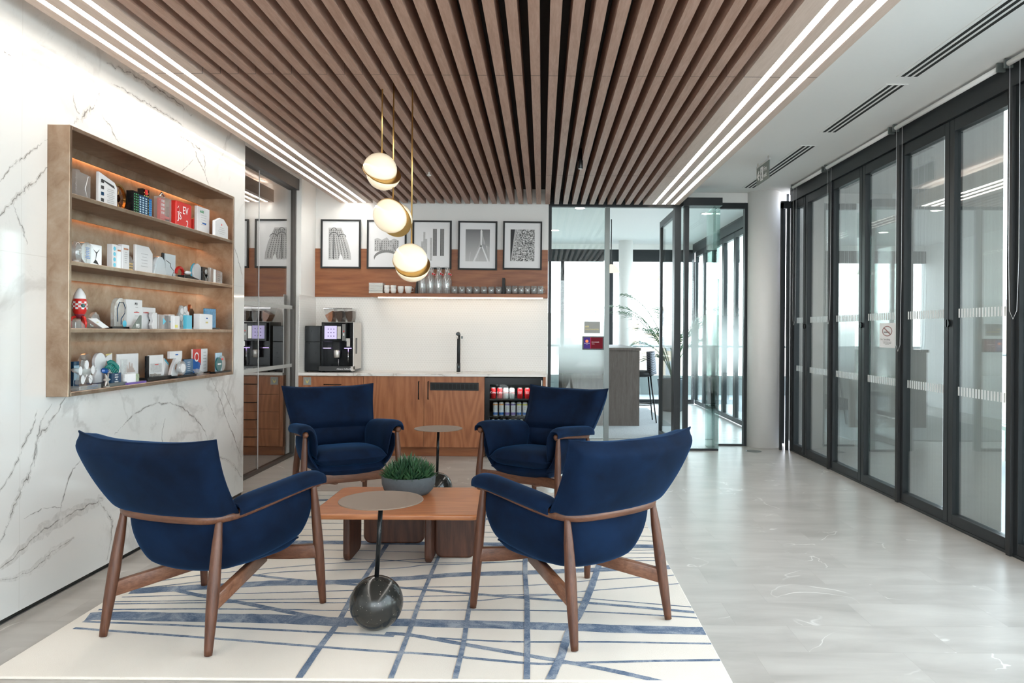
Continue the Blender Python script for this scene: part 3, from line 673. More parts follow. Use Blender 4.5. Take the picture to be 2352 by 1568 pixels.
# no smoking notice on the glass
p0 = at(2021, 742, X=XR+0.02); p1 = at(2056, 799, X=XR+0.02)
t = thing('no_smoking_notice', 'white no smoking notice stuck to the glass door', 'sign', (XR+0.02, (p0.y+p1.y)/2, (p0.z+p1.z)/2))
hy = abs(p0.y-p1.y)/2; hz = abs(p0.z-p1.z)/2
MB().box(-0.0015, 0, -hy, hy, -hz, hz).build('sheet', M['paper'], t)
ring = MB(); R = 0.034; zc = hz*0.34
for a in range(32):
    a0, a1 = 2*PI*a/32, 2*PI*(a+1)/32
    ring.quad(*[(-0.0022, r_*hy*0.66*math.cos(q), zc+r_*hz*0.42*math.sin(q)) for r_, q in ((1, a0), (1, a1), (0.84, a1), (0.84, a0))])
k_ = hy*0.62; kz = hz*0.40; ring.quad((-0.0022, k_*0.78, zc+kz*0.62), (-0.0022, k_*0.62, zc+kz*0.78), (-0.0022, -k_*0.78, zc-kz*0.62), (-0.0022, -k_*0.62, zc-kz*0.78))
ring.build('prohibition_ring', mat('dull_red_print', (0.32, 0.16, 0.15), 0.6), t)
q = MB(); q.quad((-0.0021, k_*0.72, zc-0.004), (-0.0021, -k_*0.5, zc-0.004), (-0.0021, -k_*0.5, zc-0.014), (-0.0021, k_*0.72, zc-0.014))
q.build('cigarette', M['midink'], t)
text('lettering', 'No Smoking', hz*0.22, M['greylabel'], t, face_left(-0.002, hy*0.9, -hz*0.40) @ Matrix.Scale(1.55, 4, (1, 0, 0)))
for i, s_ in enumerate(('It is against the law to smoke', 'in these premises and you', 'may be fined')): text('lettering', s_, hz*0.085, M['greylabel'], t, face_left(-0.002, 0, -hz*(0.56+0.1*i)) @ Matrix.Scale(1.5, 4, (1, 0, 0)), align='CENTER')

# room sign and booking screen on the frosted pane
p0 = at(1342, 738, Y=YP-0.01); p1 = at(1378, 765, Y=YP-0.01)
t = thing('room_sign', 'grey plate lettered 600 WESTMINSTER on the glass', 'sign', (p0.x, YP-0.012, p1.z)); W_ = p1.x-p0.x; H_ = p0.z-p1.z
MB().box(0, W_, -0.003, 0, 0, H_).build('plate', M['plate'], t)
text('lettering', '600', H_*0.22, M['gold'], t, face_cam(W_*0.06, -0.0034, H_*0.49)); text('lettering', 'WESTMINSTER', H_*0.178, M['gold'], t, face_cam(W_*0.06, -0.0034, H_*0.26))
p0 = at(1337.5, 772, Y=YP-0.01); p1 = at(1386.5, 803, Y=YP-0.01)
t = thing('booking_screen', 'dark red lit booking tablet under the grey room sign', 'screen', (p0.x, YP-0.012, p1.z)); W_ = p1.x-p0.x; H_ = p0.z-p1.z
MB().box(0, W_, -0.02, 0, 0, H_).build('casing', M['black'], t, bevel=0.003)
MB().box(W_*0.06, W_*0.385, -0.021, -0.0202, H_*0.08, H_*0.92).build('panel', emit('screen_navy', (0.05, 0.03, 0.14), 1.0), t)
MB().box(W_*0.40, W_*0.95, -0.021, -0.0202, H_*0.08, H_*0.92).build('panel', emit('screen_maroon', (0.10, 0.012, 0.018), 1.0), t)
MB().box(W_*0.375, W_*0.40, -0.0213, -0.0204, H_*0.08, H_*0.92).build('divider', emit('screen_red', (0.35, 0.02, 0.03), 1.0), t)
MB().lathe([(H_*0.11, -0.0215), (H_*0.11, -0.0204)], (W_*0.21, 0, H_*0.64), 20, 'y').build('status_dot', emit('screen_orange', (0.9, 0.22, 0.10), 1.0), t)
lit = emit('screen_text', (0.8, 0.7, 0.72), 0.9)
text('lettering', 'FOR, INTERESE', H_*0.085, lit, t, face_cam(W_*0.43, -0.0216, H_*0.54)); text('lettering', 'Meeting', H_*0.06, lit, t, face_cam(W_*0.44, -0.0216, H_*0.42))
text('lettering', '600 WESTMINSTER', H_*0.05, lit, t, face_cam(W_*0.08, -0.0216, H_*0.46)); text('lettering', '12:30', H_*0.05, lit, t, face_cam(W_*0.17, -0.0216, H_*0.36))

# ---------------------------------------------------------------- meeting room furniture
t = thing('high_table', 'dark grey oak bar-height table behind the glass partition', 'table', (0, 10.6, 0))
MB().box(0.30, 1.40, 0, 0.04, 0.0125, 1.09).build('end_panel', M['darkoak'], t); MB().box(0.28, 1.415, -0.02, 2.6, 1.09, 1.13).build('tabletop', M['darkoak'], t, bevel=0.003)
MB().box(0.30, 1.40, 2.5, 2.54, 0.0125, 1.09).build('end_panel', M['darkoak'], t); MB().box(0.5, 1.1, 0.04, 2.5, 0.35, 0.9).build('modesty_panel', M['darkoak'], t)
def stool(x, y, lb):
    t = thing('bar_stool', lb, 'stool', (x, y, 0.0125), 0, 'bar stools at the high table')
    pat = NT('patterned_shell'); v = pat.coord((60, 60, 60)); ck = pat.n('ShaderNodeTexChecker'); ck.inputs['Scale'].default_value = 1; ck.inputs[1].default_value = (0.03, 0.035, 0.05, 1); ck.inputs[2].default_value = (0.22, 0.24, 0.28, 1); pat.l(v, ck.inputs[0]); pat.bsdf(Base_Color=ck.outputs[0], Roughness=0.6)
    m = MB(); g = []
    for i in range(9):
        u = i/8; row = []
        for j in range(9):
            a = (j/8-0.5)*2.2
            row.append((0.20*math.cos(a)*(1-0.15*u)+0.03, 0.21*math.sin(a)*(1-0.1*u), 0.70+0.34*u+0.02*math.cos(a)))
        g.append(row)
    for rr in g: m.v += rr
    for i in range(8):
        for j in range(8): m.face((i*9+j, i*9+j+1, (i+1)*9+j+1, (i+1)*9+j), True)
    o = m.build('backrest', pat.m, t); d = o.modifiers.new('solid', 'SOLIDIFY'); d.thickness = 0.02
    MB().sphere((0, 0, 0.72), 0.2, 20, 8, (1, 1, 0.28)).build('seat', M['blackm'], t)
    for sx in (-1, 1):
        for sy in (-1, 1): MB().tube([(sx*0.12, sy*0.12, 0.70), (sx*0.2, sy*0.2, 0.0)], [0.013, 0.009], 8).build('leg', M['black'], t)
    MB().tube([(0.175*math.cos(a*PI/8), 0.175*math.sin(a*PI/8), 0.26) for a in range(17)], 0.008, 6).build('foot_ring', M['black'], t)
stool(1.50, 11.15, 'patterned bar stool tucked at the dark high table')
struct_r = tag(MB().box(-0.6, 1.88, 9.35, 13.2, 0.0, 0.012).build('rug', M['rug2']), 'speckled grey rug under the dark bar-height table', 'rug')
# palm in a tall planter
t = thing('potted_palm', 'tall kentia palm with arching fronds behind the glass door', 'plant', (2.26, 12.82, 0.0))
MB().lathe([(0.17, 0), (0.26, 0.55), (0.26, 0.56), (0.235, 0.56), (0.22, 0.45)], n=32).build('planter', mat('slate_planter', (0.075, 0.09, 0.105), 0.5), t)
MB().lathe([(0.228, 0.48), (0.22, 0.49)], n=24).build('soil', M['soil'], t)
def frond(az, L, rise, droop, nl=15, ll=0.46):
    m = MB(); P = []
    for i in range(14):
        u = i/13; r_ = L*u*(0.55+0.45*u); z = 0.5+rise*(u**0.8)-droop*u**3
        P.append(Vector((r_*math.cos(az), r_*math.sin(az), z)))
    m.tube(P, [0.011*(1-0.75*i/13) for i in range(14)], 6)
    side = Vector((-math.sin(az), math.cos(az), 0))
    for k in range(nl):
        u = 0.45+0.55*k/(nl-1); f_ = u*13; i = min(12, int(f_)); p = P[i].lerp(P[i+1], f_-i); tg = (P[min(13, i+1)]-P[i]).normalized()
        l_ = ll*math.sin(PI*(0.12+0.80*(u-0.45)/0.55))*random.uniform(0.9, 1.1)+0.08
        for s_ in (-1, 1):
            d = (tg*0.75+side*s_*0.8+Vector((0, 0, 0.15))).normalized(); q = tg.cross(d).normalized()
            wv = d.cross(q).normalized()*0.0135; m1 = p+d*l_*0.38+Vector((0, 0, -0.04*l_)); m2 = p+d*l_*0.72+Vector((0, 0, -0.16*l_)); tip = p+d*l_+Vector((0, 0, -0.36*l_))
            m.poly([p-wv*.3, m1-wv, m1+wv, p+wv*.3]); m.poly([m1-wv, m2-wv*.8, m2+wv*.8, m1+wv]); m.poly([m2-wv*.8, tip, m2+wv*.8])
    return m.build('frond', M['palm'], t)
for az, L, ri, dr in ((PI*1.0, 1.25, 2.0, 0.75), (PI*1.08, 1.0, 1.55, 0.35), (PI*0.96, 0.8, 1.9, 0.4), (PI*1.25, 0.8, 1.3, 0.4), (0.3, 0.9, 1.7, 0.6), (PI*0.5, 0.9, 1.8, 0.5), (-0.6, 0.8, 1.5, 0.5), (PI*1.45, 0.6, 1.1, 0.3), (PI*0.97, 0.6, 0.95, 0.3), (0.05, 0.55, 1.0, 0.3), (PI*1.15, 0.5, 0.75, 0.35)):
    frond(az, L, ri, dr)
shade = emit('pendant_shade_glow', (1.0, 0.86, 0.66), 0.9)
def cone_pendant(x, y, lb, z=2.32):
    t = thing('pendant_lamp', lb, 'lamp', (x, y, z), 0, 'pendant lamps over the high table')
    MB().tube([(0, 0, 0.12), (0, 0, ZC-z)], 0.008, 8).build('rod', M['black'], t)
    MB().lathe([(0.015, 0.12), (0.05, 0.11), (0.10, 0.06), (0.125, 0.0)], n=24, caps=False).build('shade', shade, t)
cone_pendant(1.02, 11.0, 'cream pendant lamp cut by the grey post of the partition', 2.24); cone_pendant(1.98, 12.0, 'cream pendant lamp behind the open glass door', 2.20)
def downlight(x, y, z, e, lb, R=0.07):
    t = thing('downlight', lb, 'lamp', (x, y, z))
    MB().lathe([(R+0.012, 0), (R+0.012, -0.005), (R, -0.006)], n=24).build('trim_ring', M['white'], t)
    MB().lathe([(R-0.004, -0.0068), (R-0.004, -0.0062)], n=24).build('diffuser', emit('downlight_glow', (1, 0.95, 0.86), e), t)
for i, (x, y) in enumerate(((0.5, 10.0), (0.2, 12.2), (2.3, 10.4))): downlight(x, y, ZC-0.0005, 14, ['round downlight over the near end of the meeting room', 'round downlight over the far left of the meeting room', 'round downlight on the right of the meeting room'][i])
# ---------------------------------------------------------------- rug
rug = thing('rug', 'cream rug with a grid of brushed blue lines under the armchairs', 'rug', (0, 0, 0))
RG = (-2.145, 0.742, 2.845, 6.17)
MB().box(RG[0], RG[1], RG[2], RG[3], 0.0, 0.012).build('pile', M['rug'], rug, bevel=0.005)
def fl(x, y): p = at(x, y, Z=0.012); return (p.x, p.y)
LN = [ # blue lines of the rug as floor polylines: (width, [(x, y) ...]) given where they run in the room
 (.020, [(170,1442),(475,1464.6),(760,1487),(900,1497),(1000,1503),(1217,1523),(1306,1522),(1480,1518),(1663,1515)]),
 (.020, [(191,1426.8),(475,1438.5),(830,1456.4),(905,1461)]),
 (.032, [(885,1454),(942,1458),(1046,1476),(1210,1504.6),(1324,1524),(1430,1545),(1521,1566)]),
 (.016, [(1003,1465),(1181,1473.6),(1396,1474),(1639,1478)]),
 (.105, [(200,1417),(254,1414),(475,1418),(632,1421),(805,1429)]), (.088, [(760,1428),(931,1429.6),(1217,1436.8),(1431,1444),(1626,1449)]),
 (.015, [(226,1400),(450,1398),(663,1399.8),(758,1401.7),(928,1401),(1181,1401),(1396,1406.4),(1606,1419)]),
 (.013, [(250,1387),(475,1384),(651,1383.4),(786,1384),(928,1382),(1089,1379.6),(1181,1370.7),(1264,1366),(1360,1356),(1562,1340)]),
 (.011, [(256,1382),(525,1377.7),(786,1374),(928,1370),(1217,1365),(1275,1366),(1349,1374),(1592,1394)]),
 (.011, [(280,1371),(553,1363),(808,1355.7),(928,1349),(1203,1344.6),(1378,1331.4),(1555,1320.5)]),
 (.085, [(300,1358),(380,1353),(506,1345.7),(632,1339),(742,1338)]), (.070, [(730,1338),(852,1333),(960,1326),(1060,1319),(1203,1315),(1467,1304.6),(1546,1302)]),
 (.036, [(374,1349),(468,1369),(569,1386.6),(695,1411.7),(775,1424)]),
 (.028, [(553,1317),(679,1331.5),(789,1341),(914,1349),(1089,1364),(1217,1374),(1360,1385),(1598,1406)]),
 (.011, [(300,1345),(450,1322),(613,1306),(723,1297),(792,1292),(880,1289),(974,1283),(1081,1276),(1300,1268),(1520,1262)]),
 (.012, [(320,1352),(563,1323.6),(663,1312.6),(900,1305.5),(978,1297.5),(1074,1295),(1300,1284),(1534,1280)]),
 (.010, [(500,1284),(742,1282),(900,1287),(967,1292),(1090,1292),(1300,1288),(1537,1287)]),
 (.010, [(370,1262),(742,1263),(900,1266.4),(974,1268),(1200,1270),(1526,1270)]),
 (.075, [(385,1243),(739,1245.6),(900,1247),(1080,1249),(1300,1252),(1518,1255)]),
 (.009, [(410,1229),(739,1230),(1000,1232),(1300,1236),(1510,1243)]), (.009, [(430,1215),(739,1216),(1000,1220),(1300,1226),(1506,1232)]),
 (.009, [(455,1202),(739,1201.5),(1100,1206),(1497,1212)]), (.055, [(480,1187),(736,1188),(1100,1192),(1488,1196)]),
 (.009, [(500,1173),(1100,1176),(1478,1180)]), (.009, [(520,1160),(1100,1162),(1468,1166)]), (.05, [(540,1148),(1100,1149),(1460,1151)]), (.009, [(560,1138),(1100,1138),(1452,1141)]),
 (.028, [(682,1564),(736,1484),(774,1433.7),(818,1355),(840,1323.6),(887,1253),(925,1190),(950,1142)]),
 (.022, [(895,1564),(935,1463.6),(967,1374),(1003,1288.6),(1032,1220),(1052,1142)]),
 (.022, [(1044,1564),(1065,1474),(1076,1406),(1096,1303),(1105,1256),(1118,1142)]),
 (.026, [(1210,1564),(1211,1470),(1210,1374),(1206,1310),(1208,1220),(1215,1142)]),
 (.036, [(1262,1564),(1289,1506),(1308,1449),(1342,1388.6),(1371,1312),(1392,1240),(1400,1142)]),
]
m = MB()
for i, (wd, P) in enumerate(LN):
    pts = crom([(*fl(*p), 0) for p in P], 7); z = 0.0124+i*0.00006; b = len(m.v); cnt = 0
    q = []
    for j, p in enumerate(pts):
        tg = (pts[min(j+1, len(pts)-1)]-pts[max(0, j-1)]).normalized(); nn = Vector((-tg.y, tg.x, 0))
        h1 = wd/2*random.uniform(0.92, 1.06); h2 = wd/2*random.uniform(0.92, 1.06)
        a = p+nn*h1; c = p-nn*h2
        cl = lambda v: (min(max(v.x, RG[0]+0.004), RG[1]-0.004), min(max(v.y, RG[2]+0.004), RG[3]-0.004), z)
        q.append((cl(a), cl(c)))
    for a, c in q: m.v += [a, c]
    for j in range(len(q)-1): m.face((b+2*j, b+2*j+1, b+2*j+3, b+2*j+2))
m.build('woven_lines', M['rugblue'], rug)

# ---------------------------------------------------------------- armchairs
def cushion(name, P, T, nu, nv, parent, mt, p=4.0, fl_=0.012, sub=1, rk=0.0, rim=0.004, e=0.5):
    """closed padded sheet over the surface P(u, v), pinched to a flanged seam along its edge"""
    P_ = P
    def P(u, v): return P_(u*math.sqrt(max(.1, 1-rk*min(1.2, v*v)**2)), v*math.sqrt(max(.1, 1-rk*min(1.2, u*u)**2)))
    ul = [-1-fl_*2.2, -1-fl_]+[-math.cos(PI*i/nu)*0.35+(-1+2*i/nu)*0.65 for i in range(nu+1)]+[1+fl_, 1+fl_*2.2]
    vl = [-1-fl_*2.2, -1-fl_]+[-math.cos(PI*i/nv)*0.35+(-1+2*i/nv)*0.65 for i in range(nv+1)]+[1+fl_, 1+fl_*2.2]
    m = MB(); A, B = len(ul), len(vl)
    for sgn in (1, -1):
        for u in ul:
            for v in vl:
                c = Vector(P(u, v)); d = 1e-3
                nrm = (Vector(P(u+d, v))-Vector(P(u-d, v))).cross(Vector(P(u, v+d))-Vector(P(u, v-d)))
                nrm = nrm.normalized() if nrm.length > 1e-12 else Vector((0, 0, 1))
                a = max(0, 1-abs(u)**p); b = max(0, 1-abs(v)**p)
                t_ = T(u, v) if callable(T) else T
                m.v.append(tuple(c+nrm*sgn*(t_/2*(a*b)**e+rim)))
    N = A*B
    for i in range(A-1):
        for j in range(B-1):
            q = (i*B+j, i*B+j+1, (i+1)*B+j+1, (i+1)*B+j)
            m.face(q[::-1], True); m.face([N+k for k in q], True)
    for i in range(A-1):
        for j in (0, B-1):
            q = (i*B+j, (i+1)*B+j, N+(i+1)*B+j, N+i*B+j); m.face(q if j else q[::-1], True)
    for j in range(B-1):
        for i in (0, A-1):
            q = (i*B+j, i*B+j+1, N+i*B+j+1, N+i*B+j); m.face(q[::-1] if i else q, True)
    o = m.build(name, mt, parent, sub=sub)
    import bmesh
    bm = bmesh.new(); bm.from_mesh(o.data); bmesh.ops.recalc_face_normals(bm, faces=bm.faces); bm.to_mesh(o.data); bm.free()
    return o
def lerp(a, b, t): return a+(b-a)*t
def interp(keys, t):
    if t <= keys[0][0]: k0, k1 = keys[0], keys[1]
    elif t >= keys[-1][0]: k0, k1 = keys[-2], keys[-1]
    else:
        for k0, k1 in zip(keys, keys[1:]):
            if k0[0] <= t <= k1[0]: break
    f = (t-k0[0])/(k1[0]-k0[0]); return tuple(lerp(a, b, f) for a, b in zip(k0[1], k1[1]))
def rectsweep(m, pts, hw, hh):
    pts = [Vector(p) for p in pts]; b = len(m.v); N = len(pts)
    prof = [(a, c) for a, c in rrect(-hw, hw, -hh, hh, min(hw, hh)*0.45, 3)]; n = len(prof)
    for i, p in enumerate(pts):
        t = (pts[min(i+1, N-1)]-pts[max(i-1, 0)]).normalized(); sx = t.cross(Vector((0,0,1))).normalized(); sy = sx.cross(t)
        m.v += [tuple(p+sx*a+sy*c) for a, c in prof]
    for i in range(N-1):
        for k in range(n): l = (k+1) % n; m.face((b+i*n+k, b+i*n+l, b+(i+1)*n+l, b+(i+1)*n+k), True)
    m.face([b+k for k in range(n)][::-1]); m.face([b+(N-1)*n+k for k in range(n)])
    return m
def make_armchair():
    t = thing('lounge_armchair', '', 'armchair')
    vel = M['velvet']
    # rail: arms and back in one bent piece of walnut
    half = [(-.343, .318, .592), (-.340, .22, .586), (-.330, .08, .572), (-.314, -.08, .556), (-.287, -.195, .545), (-.225, -.268, .540), (-.12, -.296, .540), (0, -.303, .540)]
    pts = crom(half+[(-x, y, z) for x, y, z in half[:-1][::-1]], 5); N = len(pts)
    rad = []
    for i in range(N):
        s_ = abs(2*i/(N-1)-1)       # 1 at the arm ends, 0 at the back
        rad.append(lerp(0.0235, 0.0165, min(1, max(0, (s_-0.35)/0.4))))
    m = MB().tube(pts, rad, 14)
    for sx in (-1, 1): m.sphere((sx*.343, .318, .592), 0.0225, 16, 10)
    m.build('rail', M['walnut_x'], t)
    for sx in (-1, 1):
        P0 = Vector((sx*.286, -.328, 0)); P1 = Vector((sx*.262, -.245, .535))
        MB().tube([P0, P0.lerp(P1, .04), P0.lerp(P1, .3), P0.lerp(P1, .52), P0.lerp(P1, .8), P0.lerp(P1, .97), P1], [.0160, .0175, .0235, .0255, .0215, .0145, .0140], 16).build('leg', M['walnut'], t)
        P0 = Vector((sx*.366, .338, 0)); P1 = Vector((sx*.340, .292, .585))
        MB().tube([P0, P0.lerp(P1, .04), P0.lerp(P1, .3), P0.lerp(P1, .52), P0.lerp(P1, .8), P0.lerp(P1, .97), P1], [.0155, .0170, .0225, .0245, .0210, .0150, .0145], 16).build('leg', M['walnut'], t)
    rectsweep(MB(), crom([(-.352, .312, .262), (-.20, .262, .254), (0, .240, .248), (.20, .262, .254), (.352, .312, .262)], 5), .016, .034).build('crossbar', M['walnut_x'], t)
    for sx in (-1, 1):
        rectsweep(MB(), [(sx*.278, -.305, .195), (sx*.10, .232, .235)], .015, .033).build('stretcher', wood_y, t)
    # seat shell: side and back sling hanging inside the rail
    U = [(-1.0, (-.318, .295)), (-.8, (-.316, .17)), (-.6, (-.311, .02)), (-.45, (-.296, -.10)), (-.33, (-.262, -.185)), (-.2, (-.185, -.238)), (-.08, (-.08, -.256)), (0, (0, -.259)), (.08, (.08, -.256)), (.2, (.185, -.238)), (.33, (.262, -.185)), (.45, (.296, -.10)), (.6, (.311, .02)), (.8, (.316, .17)), (1.0, (.318, .295))]
    def shellP(u, v):
        x, y = interp(U, u); h = (v+1)/2; k = max(0, 1-h)**2.6
        x *= 1-0.24*k; y = y + 0.075*k*(1-min(1, abs(u))**2); x *= 1+0.03*math.sin(PI*min(1, max(0, h)))
        z0 = 0.282+0.050*min(1, abs(u))**1.8; return (x, y, z0+(0.562-z0)*h)
    cushion('seat_shell', shellP, 0.042, 36, 8, t, vel, p=10, fl_=0.0025, e=0.35)
    # sling under the seat
    def slingP(u, v): return (u*(.262+.020*v), .050+v*(.250 if v > 0 else .195), .322-.006*v+.010*abs(u)**3)
    cushion('seat_sling', slingP, 0.105, 12, 12, t, vel, p=8, fl_=0.001, rk=.13)
    def seatP(u, v): return (u*(.264+.012*v), .065+v*(.283 if v > 0 else .200), .398+.012*v-.010*max(0, v)**3)
    cushion('seat_cushion', seatP, 0.135, 14, 14, t, vel, p=5, fl_=0.003, rk=.16)
    # armrest pads folded over the rail
    for sx in (-1, 1):
        K = [(-1, (.372, .602)), (-.78, (.376, .628)), (-.5, (.350, .647)), (-.2, (.312, .640)), (.05, (.283, .606)), (.45, (.270, .53)), (1, (.262, .43))]
        def armP(u, v, sx=sx):
            x, z = interp(K, v); q = (u+1)/2; y = -.205+q*.545
            back = max(0, 1-q*2.2)**1.5; q0 = max(0, 1-q); z -= .045*q0**1.1; x -= .028*q0**1.6
            if v > 0.1: y += -0.055*(v-0.1)*max(0, q-0.3)+0.10*(v-0.1)*max(0, 1-q*2)
            z -= .018*max(0, q-.8)*3
            z -= 0.02*max(0,1-q)*max(0,v)
            return (sx*x, y, z)
        cushion('arm_pad', armP, 0.044, 12, 12, t, vel, p=8, fl_=0.014, e=0.4)
    # tall back cushion
    def backP(u, v):
        h = (v+1)/2; w_ = .312+.050*h; hh = min(1.02, max(-0.02, h))
        ear = .020*max(0, abs(u)-.5)**1.5*2
        return (u*w_, -.258-.185*hh+.060*u*u-.02*math.sin(PI*hh), .560+.318*h+ear*hh-.006*(1-u*u)*hh)
    cushion('back_cushion', backP, 0.120, 18, 14, t, vel, p=10, fl_=0.012, e=0.38)
    def lumP(u, v): h = (v+1)/2; return (u*.258, -.205-.02*h+.03*u*u, .44+.125*h)
    cushion('lumbar_panel', lumP, 0.05, 10, 4, t, vel, p=6, fl_=0.006)
    return t
wood_y = wood('walnut_stretcher', [(0.075, 0.028, 0.014), (0.165, 0.066, 0.034), (0.26, 0.118, 0.066)], 'y', 1.3, 0.36, coat=0.15)
ZR = 0.0146
A1 = make_armchair(); G = 'navy velvet armchairs round the coffee table'
spots = [(-1.524, 3.437, 71-90, 'navy velvet armchair seen from behind, nearest the marble wall'),
         (0.171, 3.54, 127.7-90, 'navy velvet armchair seen from behind, at the right of the rug'),
         (-1.54, 5.70, -59.5-90, 'navy velvet armchair facing the camera in front of the drawers'),
         (0.0, 5.67, -124-90, 'navy velvet armchair facing the camera in front of the drinks fridge')]
for i, (x, y, a, lb) in enumerate(spots):
    o = A1 if i == 0 else copy_tree(A1)
    relabel(o, lb, (x, y, ZR), math.radians(a), G)

# ---------------------------------------------------------------- coffee table
ct = thing('coffee_table', 'low walnut coffee table with rounded corners and slab legs', 'table', (-0.78, 4.40, ZR))
TX0, TX1, TY0, TY1 = -0.49, 0.47, -0.36, 0.37
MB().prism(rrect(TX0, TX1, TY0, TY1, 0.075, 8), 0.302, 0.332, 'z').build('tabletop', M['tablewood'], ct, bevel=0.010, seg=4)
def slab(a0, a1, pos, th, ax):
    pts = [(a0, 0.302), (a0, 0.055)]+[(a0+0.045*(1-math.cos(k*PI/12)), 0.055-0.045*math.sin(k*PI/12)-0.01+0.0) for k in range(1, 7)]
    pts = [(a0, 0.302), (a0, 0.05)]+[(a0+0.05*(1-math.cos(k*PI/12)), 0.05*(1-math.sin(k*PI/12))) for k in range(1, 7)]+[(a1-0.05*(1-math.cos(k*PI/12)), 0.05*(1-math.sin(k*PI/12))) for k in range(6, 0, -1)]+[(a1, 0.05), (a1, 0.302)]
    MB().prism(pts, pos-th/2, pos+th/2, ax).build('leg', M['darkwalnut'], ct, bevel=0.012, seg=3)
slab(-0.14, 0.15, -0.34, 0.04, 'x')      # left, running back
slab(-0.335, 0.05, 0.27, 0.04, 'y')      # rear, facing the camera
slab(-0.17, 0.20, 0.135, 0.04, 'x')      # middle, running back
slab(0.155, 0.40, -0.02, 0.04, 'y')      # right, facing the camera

# bowl planter
bp = thing('bowl_planter', 'grey concrete bowl of spiky dark green succulents on the coffee table', 'plant', (-0.818, 4.575, ZR+0.3325))
MB().lathe([(0.10, 0), (0.125, 0.004), (0.150, 0.03), (0.163, 0.065), (0.166, 0.112), (0.163, 0.116), (0.155, 0.114), (0.152, 0.085)], n=48).build('bowl', M['concrete'], bp)
MB().lathe([(0.152, 0.088), (0.151, 0.094)], n=32).build('soil', M['soil'], bp)
def rosette(cx_, cy_, R, tilt, Ht):
    m = MB(); tv = Vector(tilt)
    for k in range(34):
        f = k/34; a = k*2.399+random.uniform(-.2, .2); el = lerp(-0.05, 1.25, f)+random.uniform(-.1, .1)
        d = (Vector((math.cos(a)*math.cos(el), math.sin(a)*math.cos(el), math.sin(el)))+tv*0.5).normalized()
        L = R*1.05*random.uniform(.8, 1.2)*(1-.15*f); side = d.cross(Vector((0, 0, 1))).normalized(); nn = side.cross(d)
        b = Vector((cx_, cy_, 0.098+Ht*f)); w_ = 0.0092; curl = Vector((0, 0, 0.22*L))
        q = [b-side*w_*.8, b+side*w_*.8, b+d*L*.45+side*w_+curl*.15, b+d*L+curl*.8, b+d*L*.45-side*w_+curl*.15, b+d*L*.45-nn*w_*.9]
        i0 = len(m.v); m.v += [tuple(v) for v in q]
        m.face((i0, i0+1, i0+2, i0+5)); m.face((i0+1, i0, i0+5)); m.face((i0, i0+5, i0+4)); m.face((i0+5, i0+2, i0+3)); m.face((i0+5, i0+3, i0+4)); m.face((i0, i0+4, i0+3, i0+2, i0+1))
    return m.build('rosette', M['leaf'], bp)
for k in range(9):
    a = k*2*PI/9+.2; rosette(.105*math.cos(a), .105*math.sin(a), .082, (math.cos(a)*.9, math.sin(a)*.9, 0), .02)
for k in range(5):
    a = k*2*PI/5+.5; rosette(.052*math.cos(a), .052*math.sin(a), .088, (math.cos(a)*.4, math.sin(a)*.4, 0), .05)
rosette(0.0, 0, .095, (0, 0, 0), .06)

# ball side tables
def ball_mat():
    t = NT('black_speckled_stone'); v = t.coord(); vo = t.n('ShaderNodeTexVoronoi'); vo.inputs['Scale'].default_value = 70; t.l(v, vo.inputs[0])
    n = t.noise(v, 28, 3); s_ = t.ramp(t.math('ADD', vo.outputs['Distance'], t.math('MULTIPLY', n, 0.35)), [(0.23, (1, 1, 1)), (0.30, (0, 0, 0))])
    c = t.mix(s_, (0.022, 0.022, 0.020), (0.30, 0.28, 0.24)); t.bsdf(Base_Color=c, Roughness=0.16); return t.m
M['ball'] = ball_mat()
def side_table(x, y, lb, lean, rz=0):
    t = thing('ball_side_table', lb, 'table', (x, y, 0), rz, 'ball based side tables')
    R = 0.119; pr = []
    for k in range(24):
        a = -1.22+(PI/2+1.22-0.12)*k/23; pr.append((R*math.cos(a), R*0.94+R*math.sin(a)))
    pr = [(0.035, pr[0][1])]+pr+[(0.0001, R*1.94)]
    MB().lathe(pr, (0, 0, 0), 48).build('ball_base', M['ball'], t)
    MB().tube([(0, 0, R*1.90), (lean, 0, 0.572)], 0.0105, 16).build('stem', M['black'], t)
    o = MB().lathe([(0.184, 0), (0.188, 0.0015), (0.188, 0.0045), (0.186, 0.006)], (lean, 0, 0.570), 64).build('tabletop', M['tabletop'], t)
    return t
side_table(-0.738, 3.335, 'ball based side table nearest the camera on the blue lined rug', 0.018).location.z = ZR
side_table(-0.815, 5.80, 'ball based side table farther back, between the two facing armchairs', 0.008).location.z = ZR

